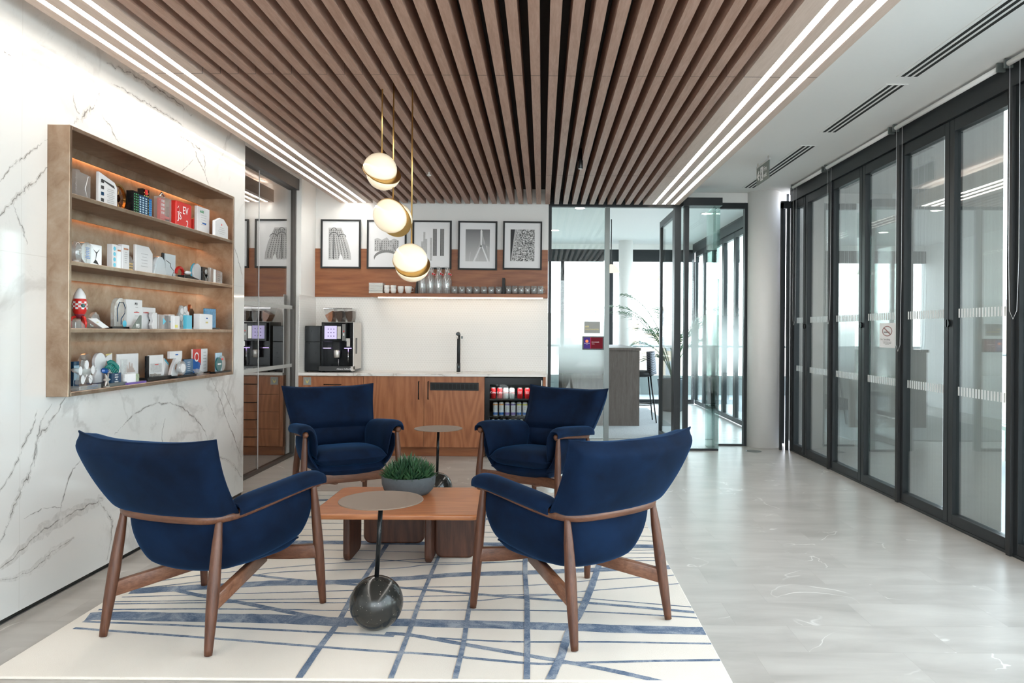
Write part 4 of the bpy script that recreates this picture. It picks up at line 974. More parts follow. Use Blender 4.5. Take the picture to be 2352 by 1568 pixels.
# ---------------------------------------------------------------- pendant lights
def pendant(c, R, nrm, shift, lb):
    """split opal globe: two half spheres slid along a brass disc"""
    t = thing('crescent_pendant', lb, 'lamp', tuple(c), 0, 'split globe pendants')
    n_ = Vector(nrm).normalized(); s_ = Vector(shift); s_ = (s_-n_*s_.dot(n_)).normalized()*R*0.17
    for sg, nm in ((1, 'front_half'), (-1, 'rear_half')):
        m = MB(); a = n_.orthogonal().normalized(); b = n_.cross(a); K, L = 12, 40; base = len(m.v)
        for i in range(K+1):
            th = PI/2*i/K
            for k in range(L):
                ph = 2*PI*k/L
                m.v.append(tuple(n_*sg*R*math.sin(th)*0.96+(a*math.cos(ph)+b*math.sin(ph))*R*max(0.002, math.cos(th))+s_*sg+n_*sg*0.004))
        for i in range(K):
            for k in range(L): l = (k+1) % L; q = (i*L+k, i*L+l, (i+1)*L+l, (i+1)*L+k); m.face(q if sg > 0 else q[::-1], True)
        m.face(range(L) if sg < 0 else list(range(L))[::-1])
        m.build(nm, M['opalg'], t)
        m = MB(); rr = R*1.012
        for z_ in (-0.004, 0.004):
            for k in range(48): ph = 2*PI*k/48; m.v.append(tuple(n_*z_+(a*math.cos(ph)+b*math.sin(ph))*rr+s_*sg))
        m.face(range(48)); m.face(list(range(48, 96))[::-1])
        for k in range(48): l = (k+1) % 48; m.face((k, l, 48+l, 48+k), True)
        m.build('brass_disc', M['brass'], t)
    top = Vector((0, 0, R*0.92)); MB().tube([top, (0, 0, 2.93-c[2])], 0.0048, 8).build('rod', M['brass'], t)
    MB().lathe([(0.012, R*0.93), (0.012, R*1.06)], (0, 0, 0), 12).build('collar', M['brass'], t)
    return t
def opalglow():
    t = NT('lit_opal_glass'); lw = t.n('ShaderNodeLayerWeight'); lw.inputs[0].default_value = 0.35
    t.bsdf(Base_Color=(0.78, 0.72, 0.60), Roughness=0.12, Emission_Color=(1.0, 0.79, 0.50), Emission_Strength=0.30, Coat_Weight=0.6); return t.m
M['opalg'] = opalglow()
for (px, py, r_, nn, sh, lb) in ((877, 394, .102, (0.30, -0.62, 0.62), (-.6, 0, .8), 'highest of the three split globe brass pendants'),
                              (902.5, 500, .106, (-0.25, -0.78, -0.45), (-.5, 0, .9), 'middle one of the three split globe brass pendants'),
                              (945, 603, .104, (0.12, -0.72, 0.62), (-.3, 0, .9), 'lowest of the three split globe brass pendants')):
    pendant(at(px, py, Y=4.47), r_, nn, sh, lb)
# ---------------------------------------------------------------- kitchen
YF = 7.95
def kx(px): return at(px, 900, Y=YF).x
cab = thing('drawer_cabinet', 'walnut base unit of drawers under the coffee machine', 'cabinet', (0, 0, 0))
X = [kx(694), kx(834.5), kx(974), kx(1113), kx(1247)]
ZT = 0.865
def carcass(t, x0, x1): MB().box(x0, x1, YF+0.02, YK-0.001, 0.10, ZT).build('body', M['veneer'], t)
carcass(cab, X[0], X[1]); z = 0.105; hts = [0.185, 0.185, 0.185, 0.196]
for h in hts[::1]:
    d = MB().box(X[0]+0.002, X[1]-0.002, YF, YF+0.019, z+0.002, z+h-0.002).build('drawer', M['veneer'], cab)
    xm = (X[0]+X[1])/2; zz = z+h-0.085
    MB().tube([(xm-0.09, YF, zz), (xm-0.09, YF-0.028, zz), (xm+0.09, YF-0.028, zz), (xm+0.09, YF, zz)], 0.005, 8).build('handle', M['black'], d); z += h
def badge(t, x, z, col):
    MB().box(x, x+0.082, YF-0.004, YF-0.0005, z, z+0.082).build('badge', col, t)
badge(cab, kx(697), 0.765, M['plate']); MB().prism([(kx(697)+0.02, 0.83), (kx(697)+0.041, 0.80), (kx(697)+0.062, 0.83), (kx(697)+0.055, 0.80), (kx(697)+0.045, 0.782), (kx(697)+0.037, 0.782), (kx(697)+0.027, 0.80)], YF-0.0052, YF-0.0041, 'y').build('badge_mark', M['gold'], cab)
f = thing('filler_panel', 'narrow walnut filler strip at the left end of the base units', 'panel'); MB().box(-2.613, X[0]-0.001, YF, YF+0.3, 0.10, ZT).build('board', M['veneer'], f)
c2 = thing('base_cabinet', 'walnut cupboard with a plain door and handle at its right', 'cabinet'); carcass(c2, X[1]+0.001, X[2]-0.001)
def door(t, x0, x1, hx):
    d = MB().box(x0+0.002, x1-0.002, YF, YF+0.019, 0.105, ZT-0.002).build('door', M['veneer'], t)
    MB().tube([(hx, YF, 0.62), (hx, YF-0.03, 0.62), (hx, YF-0.03, 0.81), (hx, YF, 0.81)], 0.006, 8).build('handle', M['black'], d); return d
door(c2, X[1], X[2], X[2]-0.055)
c3 = thing('vented_cabinet', 'walnut cupboard with a black ventilation grille across its door', 'cabinet'); carcass(c3, X[2]+0.001, X[3]-0.001)
d = door(c3, X[2], X[3], X[2]+0.047)
gx0, gx1 = kx(988), kx(1099.5)
MB().box(gx0, gx1, YF-0.006, YF-0.0005, 0.715, 0.800).build('grille', M['blackm'], c3)
g = bpy.data.objects[-1] if False else None
for k in range(11):
    a = gx0+0.018+(gx1-gx0-0.03)*k/11; MB().box(a, a+0.036, YF-0.0075, YF-0.0062, 0.732, 0.782).build('vent_slot', M['slotdark'], c3)
for k in range(12):
    a = gx0+0.011+(gx1-gx0-0.03)*k/11; MB().box(a, a+0.006, YF-0.012, YF-0.0062, 0.730, 0.784).build('fin', M['frame'], c3)
tag(MB().box(-2.61, X[3], YF+0.05, YF+0.07, 0.001, 0.099).build('plinth', M['veneer_x']), 'walnut plinth along the foot of the kitchen units', 'plinth')
tag(MB().box(kx(1247)+0.001, 0.043, YF, YK-0.001, 0.001, ZT).build('end_panel', M['veneer']), 'thin walnut end panel right of the drinks fridge', 'panel')
wt = thing('worktop', 'white marble worktop over the walnut units', 'worktop'); MB().box(-2.612, 0.052, YF-0.022, YK-0.001, ZT+0.0005, ZT+0.0295).build('slab', M['counter'], wt, bevel=0.003)
ZW = ZT+0.0295
struct(MB().box(-2.6145, 0.064, YK-0.008, YK, ZW, 1.735).build('trim_splashback', M['tiles']))
struct(MB().box(-2.615, -2.607, YF, YK-0.009, ZW, 1.735).build('trim_splashback_side', M['tiles']))
# drinks fridge
fx0, fx1 = X[3]+0.004, kx(1246)
fr = thing('drinks_fridge', 'black undercounter drinks fridge with a glass door', 'fridge', (0, 0, 0))
m = MB(); m.box(fx0, fx0+0.03, YF+0.03, YK-0.03, 0.02, 0.855); m.box(fx1-0.03, fx1, YF+0.03, YK-0.03, 0.02, 0.855); m.box(fx0, fx1, YK-0.06, YK-0.03, 0.02, 0.855); m.box(fx0, fx1, YF+0.03, YK-0.03, 0.02, 0.10); m.box(fx0, fx1, YF+0.03, YK-0.03, 0.80, 0.855)
m.build('cabinet_shell', M['black'], fr)
dd = MB(); dd.box(fx0, fx0+0.05, YF, YF+0.028, 0.02, 0.855); dd.box(fx1-0.05, fx1, YF, YF+0.028, 0.02, 0.855); dd.box(fx0+0.05, fx1-0.05, YF, YF+0.028, 0.782, 0.855); dd.box(fx0+0.05, fx1-0.05, YF, YF+0.028, 0.02, 0.10)
dr = dd.build('door', M['black'], fr); MB().box(fx0+0.05, fx1-0.05, YF+0.008, YF+0.014, 0.10, 0.782).build('pane', M['glass_int'], dr)
MB().box(fx1-0.013, fx1-0.003, YF-0.02, YF, 0.35, 0.83).build('handle', M['steel'], dr)
MB().box(fx0+0.06, fx1-0.06, YF+0.04, YF+0.07, 0.788, 0.799).build('interior_light', emit('fridge_led', (0.9, 0.95, 1), 22), fr)
SH = [0.622, 0.438, 0.245]
for z_ in SH: MB().box(fx0+0.031, fx1-0.031, YF+0.04, YK-0.07, z_-0.012, z_).build('shelf', M['frame'], fr)
canbody = {'red': mat('red_can', (0.55, 0.012, 0.015), 0.3, 0.3), 'silver': mat('silver_can', (0.62, 0.64, 0.64), 0.35, 0.5), 'white': mat('white_can', (0.72, 0.70, 0.74), 0.4)}
def can(x, y, z, R, Hc, body, txt, tcol, lb, grp, band=None):
    t = thing('drink_can', lb, 'can', (x, y, z), 0, grp)
    MB().lathe([(R*.8, 0), (R, Hc*.05), (R, Hc*.88), (R*.80, Hc*.96)], n=20).build('body', canbody[body], t)
    MB().lathe([(R*.82, Hc*.962), (R*.82, Hc), (R*.75, Hc*.985)], n=20).build('lid', M['steel'], t)
    if band: MB().lathe([(R*1.01, Hc*.06), (R*1.01, Hc*.24)], n=20, caps=False).build('band', band[0], t); MB().lathe([(R*1.01, Hc*.76), (R*1.01, Hc*.87)], n=20, caps=False).build('band', band[1], t)
    if txt:
        lines = txt.split('|')
        for i, s_ in enumerate(lines): text('lettering', s_, R*(0.95 if len(lines) == 1 else 0.62), tcol, t, face_cam(0, -R-0.0006, Hc*(0.50 if len(lines) == 1 else 0.60-0.14*i)), align='CENTER')
    return t
def fxx(px, y=900): return at(px, y, Y=YF+0.11).x
row = [(1133, 'red', 'leftmost red can on the top fridge shelf'), (1148, 'red', 'second red can on the top fridge shelf'), (1162, 'silver', 'left one of the two silver cans with red lettering in the fridge'), (1176, 'silver', 'right one of the two silver cans with red lettering in the fridge'), (1194.5, 'red', 'red can just right of the silver cans in the fridge'), (1211, 'red', 'sixth can along the top fridge shelf, red with white script'), (1225, 'red', 'rightmost visible red can beside the armchair back')]
for i, (px, b, lb) in enumerate(row):
    tx = ['Coke', 'Coke', 'Coke', 'Coke', 'Coca|Cola', 'Coca|Cola', 'Coca|Cola'][i]
    can(fxx(px), YF+0.11, SH[0], 0.030, 0.118, b, tx, M['redlabel'] if b == 'silver' else M['label'], lb, 'cans on the top shelf of the fridge')
b2 = [('orange', 'first'), ('orange', 'second'), ('purple', 'third'), ('purple', 'fourth'), ('yellow', 'fifth'), ('yellow', 'sixth'), ('red', 'seventh')]
bcol = {'orange': mat('orange_band', (0.75, 0.33, 0.12), 0.4), 'purple': mat('purple_band', (0.22, 0.16, 0.42), 0.4), 'yellow': M['yellow'], 'red': M['red']}
for i, (c_, o_) in enumerate(b2):
    can(fxx(1138+i*13.6), YF+0.11, SH[1], 0.0265, 0.148, 'white', 'DA|SH', M['midink'], 'tall white can with a %s band, %s from the left on the middle fridge shelf' % (c_, o_), 'tall cans on the middle fridge shelf', (M['blue'] if i in (0, 1, 4, 5) else bcol['purple'] if c_ == 'purple' else M['red'], bcol[c_]))
for i in range(8):
    t = thing('water_bottle', 'clear bottle with white cap, %s along the low fridge shelf' % ['first', 'second', 'third', 'fourth', 'fifth', 'sixth', 'seventh', 'eighth'][i], 'bottle', (fxx(1133+i*13), YF+0.12, SH[2]), 0, 'bottles on the low fridge shelf')
    MB().lathe([(.026, 0), (.028, .01), (.028, .10), (.012, .135)], n=14).build('body', M['clear'], t); MB().lathe([(.0285, .03), (.0285, .085)], n=14, caps=False).build('sleeve', M['paper'], t); MB().lathe([(.014, .134), (.014, .152)], n=12).build('cap', M['porcelain'], t)

# timber wall panel and floating shelf
tag(MB().box(-2.614, 0.062, YK-0.022, YK, 1.738, 2.292).build('wall_panel', M['veneer_x']), 'walnut wall panel behind the framed photographs', 'panel')
sx0, sx1 = at(850, 680, Y=8.3).x, 0.056
shf = thing('floating_shelf', 'walnut floating shelf with a light strip under its edge', 'shelf'); SZ = 1.772
MB().box(sx0, sx1, 8.28, YK-0.023, SZ-0.04, SZ).build('board', M['veneer_x'], shf, bevel=0.002)
MB().box(sx0+0.09, sx1-0.05, 8.30, 8.315, SZ-0.052, SZ-0.0405).build('light_strip', emit('warm_led', (1.0, 0.86, 0.66), 9), shf)
MB().box(sx0+0.01, sx1-0.01, 8.285, 8.33, SZ-0.0525, SZ-0.0405).build('channel', M['steel'], shf) if False else None

def sxp(px, Y=8.39): return at(px, 660, Y=Y).x
# plates
x = sxp(866); names = ['bottom', 'second', 'third', 'fourth', 'fifth', 'sixth', 'seventh', 'topmost']
for k in range(8):
    t = thing('plate', 'square white plate, %s of the stack on the floating shelf' % (names[k] if k in (0, 7) else names[k]+' from the bottom'), 'plate', (x, 8.40, SZ+0.0005+k*0.0148), 0, 'stacked square plates')
    m = MB(); b = len(m.v)
    for s_, z_ in ((.070, 0), (.078, .004), (.078, .0138), (.070, .0115)):
        m.v += [(-s_, -s_, z_), (s_, -s_, z_), (s_, s_, z_), (-s_, s_, z_)]
    for i in range(3):
        for j in range(4): l = (j+1) % 4; m.face((i*4+j, i*4+l, (i+1)*4+l, (i+1)*4+j))
    m.face((3, 2, 1, 0)); m.face((12, 13, 14, 15)); m.build('dish', M['porcelain'], t, bevel=0.003)
def cup(x, y, z, lb, R=.033, Hc=.055, hand=0, grp='white cups on the floating shelf'):
    t = thing('cup', lb, 'cup', (x, y, z), 0, grp)
    MB().lathe([(R*.55, 0), (R*.85, Hc*.25), (R, Hc*.7), (R, Hc), (R*.93, Hc), (R*.8, Hc*.3)], n=22).build('bowl', M['porcelain'], t)
    if hand: MB().tube([(hand*R*.9, 0, Hc*.8), (hand*R*1.5, 0, Hc*.75), (hand*R*1.5, 0, Hc*.35), (hand*R*.9, 0, Hc*.3)], .004, 8).build('handle', M['porcelain'], t)
cup(sxp(890), 8.36, SZ+.0005, 'lower white cup of the left pair beside the plates'); cup(sxp(890), 8.36, SZ+.038, 'upper white cup of the left pair beside the plates')
cup(sxp(905), 8.355, SZ+.0005, 'lower white cup of the second pair from the plates'); cup(sxp(905), 8.355, SZ+.038, 'upper white cup of the second pair from the plates')
cup(sxp(921.5), 8.36, SZ+.0005, 'tall white mug third along from the plates', .034, .082); cup(sxp(939), 8.36, SZ+.0005, 'white mug with handle next to the dark bookend', .040, .082, 1)
tb = thing('shelf_divider', 'dark slanted divider left of the glass bottles', 'divider', (sxp(957), 8.40, SZ+.0005)); MB().prism([(-.012, 0), (.018, 0), (.022, .145), (.008, .145)], -.07, .07, 'y').build('plate', M['blackm'], tb)
tb = thing('shelf_divider', 'black upright divider between the tumblers and the glass mugs', 'divider', (sxp(1157), 8.40, SZ+.0005)); MB().box(-.014, .014, -.08, .08, 0, .183).build('plate', M['blackm'], tb)
def bottle(x, y, lb, cork=True):
    t = thing('swing_top_bottle', lb, 'bottle', (x, y, SZ+.0005), 0, 'swing top bottles on the shelf')
    m = MB().lathe([(.040, 0), (.043, .006), (.043, .155), (.036, .185), (.018, .235), (.0145, .285), (.017, .288), (.017, .302)], n=24); m.build('body', M['clear'], t)
    MB().lathe([(.0375, .008), (.0375, .058)], n=20).build('water', pane('water', (.80, .85, .85), 1.33, 1.0), t) if False else None
    MB().tube([(-.016, -.012, .29), (0, -.02, .25), (.016, -.012, .29), (.020, -.01, .245), (.030, -.014, .225)], .0016, 6).build('wire_clip', M['steel'], t)
    MB().sphere((.032, -.014, .222), .0125, 12, 8).build('stopper', M['red'] if cork else M['label'], t); MB().lathe([(.0128, -.003), (.0128, .003)], (.032, -.0145, .222), 12, 'y').build('seal', M['label'], t)
bn = ['first', 'second', 'third', 'fourth']
for k in range(4):
    bottle(sxp(970.5+k*18.6), 8.345, 'front row swing top glass bottle, %s from the left' % bn[k]); 
for k in range(4): bottle(sxp(974+k*18.4, 8.45), 8.455, 'back row swing top glass bottle, %s from the left' % bn[k])
def tumbler(x, y, lb, R=.036, Hc=.083, grp='tumblers on the shelf', hand=0):
    t = thing('glass_mug' if hand else 'tumbler', lb, 'glass', (x, y, SZ+.0005), 0, grp)
    MB().lathe([(R*.78, 0), (R*.95, Hc*.12), (R, Hc*.5), (R, Hc), (R*.92, Hc), (R*.88, Hc*.2), (R*.3, Hc*.14)], n=20).build('bowl', M['clear'], t)
    if hand: MB().tube([(R*.95, 0, Hc*.82), (R*1.5, 0, Hc*.75), (R*1.5, 0, Hc*.3), (R*.95, 0, Hc*.2)], .004, 8).build('handle', M['clear'], t)
on = ['first', 'second', 'third', 'fourth', 'fifth', 'sixth', 'seventh', 'eighth', 'ninth']
for k in range(7):
    tumbler(sxp(1045+k*16.8), 8.34, 'front row tumbler, %s along from the bottles' % on[k]); tumbler(sxp(1047+k*16.6, 8.45), 8.44, 'back row tumbler, %s along from the bottles' % on[k])
for k in range(6):
    tumbler(sxp(1168+k*14.6), 8.345, 'front row glass mug, %s right of the black divider' % on[k], .034, .094, 'glass mugs on the shelf', 1 if k == 5 else 0)
    tumbler(sxp(1169+k*14.4, 8.45), 8.45, 'back row glass mug, %s right of the black divider' % on[k], .034, .094, 'glass mugs on the shelf')

# framed photographs
def art(i, m_t, w_, h_):
    """black and white architectural prints, drawn as flat print shapes"""
    def P(name, polys, mt, y=-.0005):
        m = MB()
        for p in polys: m.poly([(a*w_, y, b*h_) for a, b in p])
        m.build(name, mt, m_t)
    rr = random.Random(i)
    if i == 0:
        P('print_shape', [[(0.0, 0.0), (.92, 0), (.90, .2), (.78, .55), (.52, 1.0), (0, 1.0)]], M['litink'])
        q = []; 
        for r_ in range(14):
            zz = .05+r_*.065; xr = .90-max(0, zz-.15)*.46
            for c_ in range(7):
                a = .03+c_*(xr-.05)/7; q.append([(a, zz), (a+.055, zz), (a+.05, zz+.042), (a+.0275, zz+.055), (a+.005, zz+.042)])
        P('print_windows', q, M['midink'], -.0008); q = []
        for (cx_, cz_, r0) in ((.22, .74, .18), (.56, .70, .16), (.22, .92, .12)):
            for k in range(16):
                a0, a1 = PI*k/16, PI*(k+1)/16; q.append([(cx_+r0*math.cos(a0), cz_+r0*math.sin(a0)*.7), (cx_+r0*math.cos(a1), cz_+r0*math.sin(a1)*.7), (cx_+(r0-.025)*math.cos(a1), cz_+(r0-.025)*math.sin(a1)*.7), (cx_+(r0-.025)*math.cos(a0), cz_+(r0-.025)*math.sin(a0)*.7)])
        q.append([(.20, .02), (.23, .02), (.23, .8), (.20, .8)]); P('print_arches', q, M['ink'], -.0011)
        P('print_gap', [[(.42, 0), (.60, 0), (.55, .12), (.50, .18), (.45, .12)]], M['paper'], -.0014)
    elif i == 1:
        q = [[(0, .28), (1, .28), (1, .62), (.8, .68), (.62, .62), (.5, .72), (.3, .64), (.12, .70), (0, .66)]]; P('print_shape', q, M['litink'])
        q = []
        for r_ in range(5):
            for c_ in range(11):
                if rr.random() < .85: a = .02+c_*.09; b = .30+r_*.066; q.append([(a, b), (a+.04, b), (a+.04, b+.045), (a, b+.045)])
        P('print_windows', q, M['midink'], -.0008); q = []
        for k in range(20):
            a0, a1 = PI*k/20, PI*(k+1)/20; f = lambda a, r_, z_: (.5-.5*math.cos(a)*r_, z_+.24*math.sin(a)); q.append([f(a0, 1.05, .08), f(a1, 1.05, .08), f(a1, 1.0, .0), f(a0, 1.0, .0)])
        q.append([(.22, .32), (.30, .62), (.28, .30)]); q.append([(.74, .60), (.80, .34), (.86, .30)]); P('print_arches', q, M['midink'], -.0011)
    elif i == 2:
        P('print_shape', [[(.05, .2), (.30, .2), (.30, .68), (.22, .68), (.22, .9), (.14, .9), (.14, .6), (.05, .6)], [(.42, 0), (.50, 0), (.50, .72), (.42, .72)]], M['litink'])
        P('print_windows', [[(.55, .15), (.68, .15), (.68, 1), (.55, 1)], [(.86, .15), (1, .15), (1, 1), (.86, 1)]], M['midink'], -.0008)
        P('print_arches', [[(.71, .28), (.80, .28), (.80, .72), (.71, .72)]], M['paper'], -.0011)
        P('print_lines', [[(.54, .15), (.555, .15), (.555, 1), (.54, 1)], [(.68, .15), (.695, .15), (.695, 1), (.68, 1)], [(.84, .15), (.86, .15), (.86, 1), (.84, 1)]], M['ink'], -.0013)
    elif i == 3:
        P('print_shape', [[(0, 0), (1, 0), (1, 1), (0, 1)]], skyprint)
        q = [[(.61, .45), (.68, .45), (.69, .96), (.65, 1.0), (.61, .96)], [(.61, .5), (.66, .5), (.40, 0), (.31, 0)], [(.64, .5), (.69, .5), (.97, .0), (.90, .0)]]
        P('print_arches', q, M['paper'], -.0008); q = []
        for k in range(13):
            q.append([(.62, .9-.03*k), (.625, .905-.03*k), (.05+.04*k, .0), (.04+.04*k, .0)][::1]) if k > 6 else None
            q.append([(.68, .9-.03*k), (.683, .905-.03*k), (1.0, .05+.035*k), (1.0, .043+.035*k)]) if k < 12 else None
        q.append([(.16, 0), (.19, 0), (.21, .30), (.20, .30)]); P('print_lines', q, M['greycard'], -.001)
    else:
        P('print_shape', [[(0, 0), (1, 0), (1, 1), (0, 1)]], foliage)
        P('print_lines', [[(.02, 0), (.07, 0), (.25, 1), (.18, 1)], [(.12, 0), (.15, 0), (.34, 1), (.31, 1)], [(.20, 0), (.215, 0), (.40, 1), (.385, 1)]], M['litink'], -.0008)
        P('print_windows', [[(0, 0), (.02, 0), (.18, 1), (0, 1)]], M['ink'], -.0009)
t_ = NT('print_sky'); v = t_.coord(); sp = t_.n('ShaderNodeSeparateXYZ'); t_.l(v, sp.inputs[0]); t_.bsdf(Base_Color=t_.ramp(t_.math('MULTIPLY', sp.outputs[2], 2.6), [(0, (.55, .55, .55)), (1, (.16, .16, .17))]), Roughness=.6); skyprint = t_.m
t_ = NT('print_foliage'); v = t_.coord(); t_.bsdf(Base_Color=t_.ramp(t_.noise(v, 55, 6, .8, .6), [(.44, (.03, .03, .03)), (.5, (.35, .35, .35)), (.56, (.8, .8, .8))]), Roughness=.6); foliage = t_.m
FR = [(737, 828.5, 504, 616), (843, 933.5, 505.5, 617), (947.5, 1037, 506.5, 618), (1052, 1141.5, 507.5, 619.5), (1155, 1244.5, 508, 619)]
fl_ = ['carved tower facade with arches', 'town houses above an arched bridge', 'tall city buildings and a pale column', 'cable stayed bridge pylon', 'foliage beside slanting rails']
for i, (a, b, c_, d_) in enumerate(FR):
    p0 = at(a, (c_+d_)/2, Y=8.495); p1 = at(b, (c_+d_)/2, Y=8.495); q0 = at((a+b)/2, c_, Y=8.495); q1 = at((a+b)/2, d_, Y=8.495); w_ = p1.x-p0.x; h_ = q0.z-q1.z
    t = thing('framed_photograph', 'black framed black and white photograph of ' + fl_[i], 'picture', (p0.x, 8.507, q1.z), 0, 'framed photographs over the counter')
    t.rotation_euler = (0, ROLL*(.2 if i < 3 else 1.0), 0)
    m = MB(); k = .019; m.box(0, w_, -.026, 0, 0, k); m.box(0, w_, -.026, 0, h_-k, h_); m.box(0, k, -.026, 0, k, h_-k); m.box(w_-k, w_, -.026, 0, k, h_-k); m.build('frame', M['blackm'], t)
    MB().box(k, w_-k, -.012, -.001, k, h_-k).build('mount', M['paper'], t)
    pr = bpy.data.objects.new('print', bpy.data.meshes.new('print')); 
    pw, ph = w_*.62, h_*.655
    o = MB().box(0, pw, -.0004, 0, 0, ph).build('print', M['paper'] if i != 1 else M['paper'], t); o.location = ((w_-pw)/2, -.0125, (h_-ph)/2+.002)
    art(i, o, pw, ph)

# coffee machine and milk cooler
p0 = at(738.5, 800, Y=8.10); p1 = at(811, 800, Y=8.10); w_ = p1.x-p0.x
cm = thing('coffee_machine', 'black and steel coffee machine with a lit touch screen and bean hoppers', 'coffee machine', (p0.x, 8.10, ZW+.0005)); hh = .545; D = .34
MB().box(0, w_-.004, .09, D, .055, hh).build('body', M['black'], cm, bevel=.004)
MB().box(w_-.003, w_+.006, .0, D+.005, .03, hh).build('side_panel', M['steel'], cm, bevel=.003)
MB().box(w_+.006, w_+.0085, .085, .145, .20, .375).build('side_window', M['black'], cm)
MB().box(0, .012, 0, .09, .055, hh).build('side_cheek', M['black'], cm); MB().box(w_-.016, w_-.004, 0, .09, .055, hh).build('side_cheek', M['black'], cm)
dt = MB().box(-.022, w_-.02, -.03, .018, .012, .065).build('drip_tray', mat('dark_metal', (.07, .07, .07), .35, .6), cm, bevel=.003); MB().box(w_-.019, w_+.006, -.02, .05, .012, .065).build('tray_end', M['steel'], cm)
text('lettering', 'Advance Coffee Blue', .021, M['label'], cm, face_cam(.175, -.031, .030), bold=True)
sc = MB().box(.022, .275, -.045, .02, .335, .535).build('screen_housing', M['black'], cm, bevel=.004)
MB().box(.045, .178, -.0465, -.0452, .362, .505).build('screen', M['lilac'], cm)
m = MB()
for i in range(3):
    for j in range(3): m.lathe([(.006, -.0475), (.006, -.0466)], (.085+i*.031, 0, .395+j*.038), 8, 'y')
m.build('icons', mat('screen_icons', (.10, .06, .16), .5), cm)
MB().box(.184, .222, -.0462, -.0452, .365, .50).build('menu_strip', M['steel'], cm)
MB().box(.238, .272, -.0475, -.045, .345, .525).build('control_strip', mat('grey_metal', (.22, .21, .2), .35, .7), cm)
MB().box(.248, .262, -.049, -.0476, .44, .455).build('button', M['red'], cm); MB().box(.249, .261, -.049, -.0476, .40, .425).build('button', M['label'], cm)
MB().box(.005, .09, .03, .05, .258, .265).build('status_light', M['violet'], cm); MB().box(.24, .32, .03, .05, .258, .265).build('status_light', M['violet'], cm)
MB().box(.125, .195, .01, .09, .235, .35).build('spout_mount', M['blackm'], cm); MB().lathe([(.028, .155), (.034, .165), (.036, .235), (.030, .245)], (.16, .03, 0), 20).build('spout', M['steel'], cm)
MB().tube([(.28, .05, .258), (.28, .05, .075)], .005, 8).build('steam_wand', M['chrome'], cm); MB().tube([(.165, .08, .14), (.165, .08, .07)], .004, 8).build('hose', M['steel'], cm)
MB().box(.275, .31, 0, .06, .28, .37).build('milk_valve', M['steel'], cm)
for k in range(3):
    xa = .012+k*.108
    hp = MB(); hp.prism([(xa, .69-.0), (xa+.018, .60), (xa+.045, .548), (xa+.085, .548), (xa+.10, .60), (xa+.098, .69)], .04, .22, 'y'); h_o = hp.build('hopper', M['hopper'], cm)
    b = MB(); b.prism([(xa+.012, .665 if k else .625), (xa+.024, .60), (xa+.05, .552), (xa+.08, .552), (xa+.092, .60), (xa+.090, .672)], .048, .212, 'y'); b.build('coffee_beans' if k else 'chocolate_powder', M['beans'] if k else M['orange'], h_o)
    MB().box(xa-.004, xa+.102, .03, .24, .692, .704).build('lid', M['chrome'], cm, bevel=.002)
for x_ in (.02, w_-.03): MB().lathe([(.014, 0), (.014, .012)], (x_, .03, 0), 12).build('foot', M['black'], cm)
MB().box(.0, w_, .0, D, .0115, .055).build('base', M['black'], cm)
p0 = at(694.5, 800, Y=8.12); p1 = at(736, 800, Y=8.12)
mc = thing('milk_cooler', 'glossy black milk cooler left of the coffee machine', 'cooler', (max(p0.x, -2.605), 8.12, ZW+.0005)); w_ = p1.x-max(p0.x, -2.605)
MB().box(0, w_, .02, .36, .008, .505).build('body', M['blackm'], mc)
MB().box(.004, w_-.004, .0, .019, .332, .50).build('upper_door', M['black'], mc, bevel=.002); MB().box(.004, w_-.004, .0, .019, .012, .328).build('lower_door', M['black'], mc, bevel=.002)
for x_ in (.02, w_-.02): MB().lathe([(.01, 0), (.01, .009)], (x_, .05, 0), 10).build('foot', M['black'], mc)

# tap and socket plate
p = at(1053, 857, Y=8.28); tp = thing('tap', 'slim dark column tap standing on the marble worktop', 'tap', (p.x, 8.28, ZW+.0005))
MB().lathe([(.05, 0), (.05, .003), (.045, .004)], n=28).build('drain_ring', M['chrome'], tp); MB().lathe([(.0215, .003), (.0215, .10)], n=20).build('lower_column', mat('gunmetal', (.06, .07, .075), .25, .7), tp); MB().lathe([(.019, .10), (.019, .405)], n=20).build('column', M['frame'], tp)
MB().tube([(.0, .0, .415), (0, -.03, .43), (-.004, -.10, .425)], [.022, .021, .018], 14).build('head', mat('gunmetal2', (.10, .11, .115), .22, .8), tp); MB().lathe([(.009, .375), (.009, .41)], (-.004, -.095, 0), 12).build('nozzle', M['chrome'], tp)
p0 = at(1057, 767, Y=8.52); p1 = at(1065.5, 782, Y=8.52)
t = thing('socket_plate', 'small steel socket plate on the tiles behind the tap', 'socket', (p0.x, YK-.0085, p1.z)); MB().box(0, p1.x-p0.x, -.006, 0, 0, p0.z-p1.z).build('plate', M['steel'], t)
MB().box((p1.x-p0.x)*.25, (p1.x-p0.x)*.75, -.0068, -.0062, (p0.z-p1.z)*.3, (p0.z-p1.z)*.7).build('insert', M['frame2'], t)

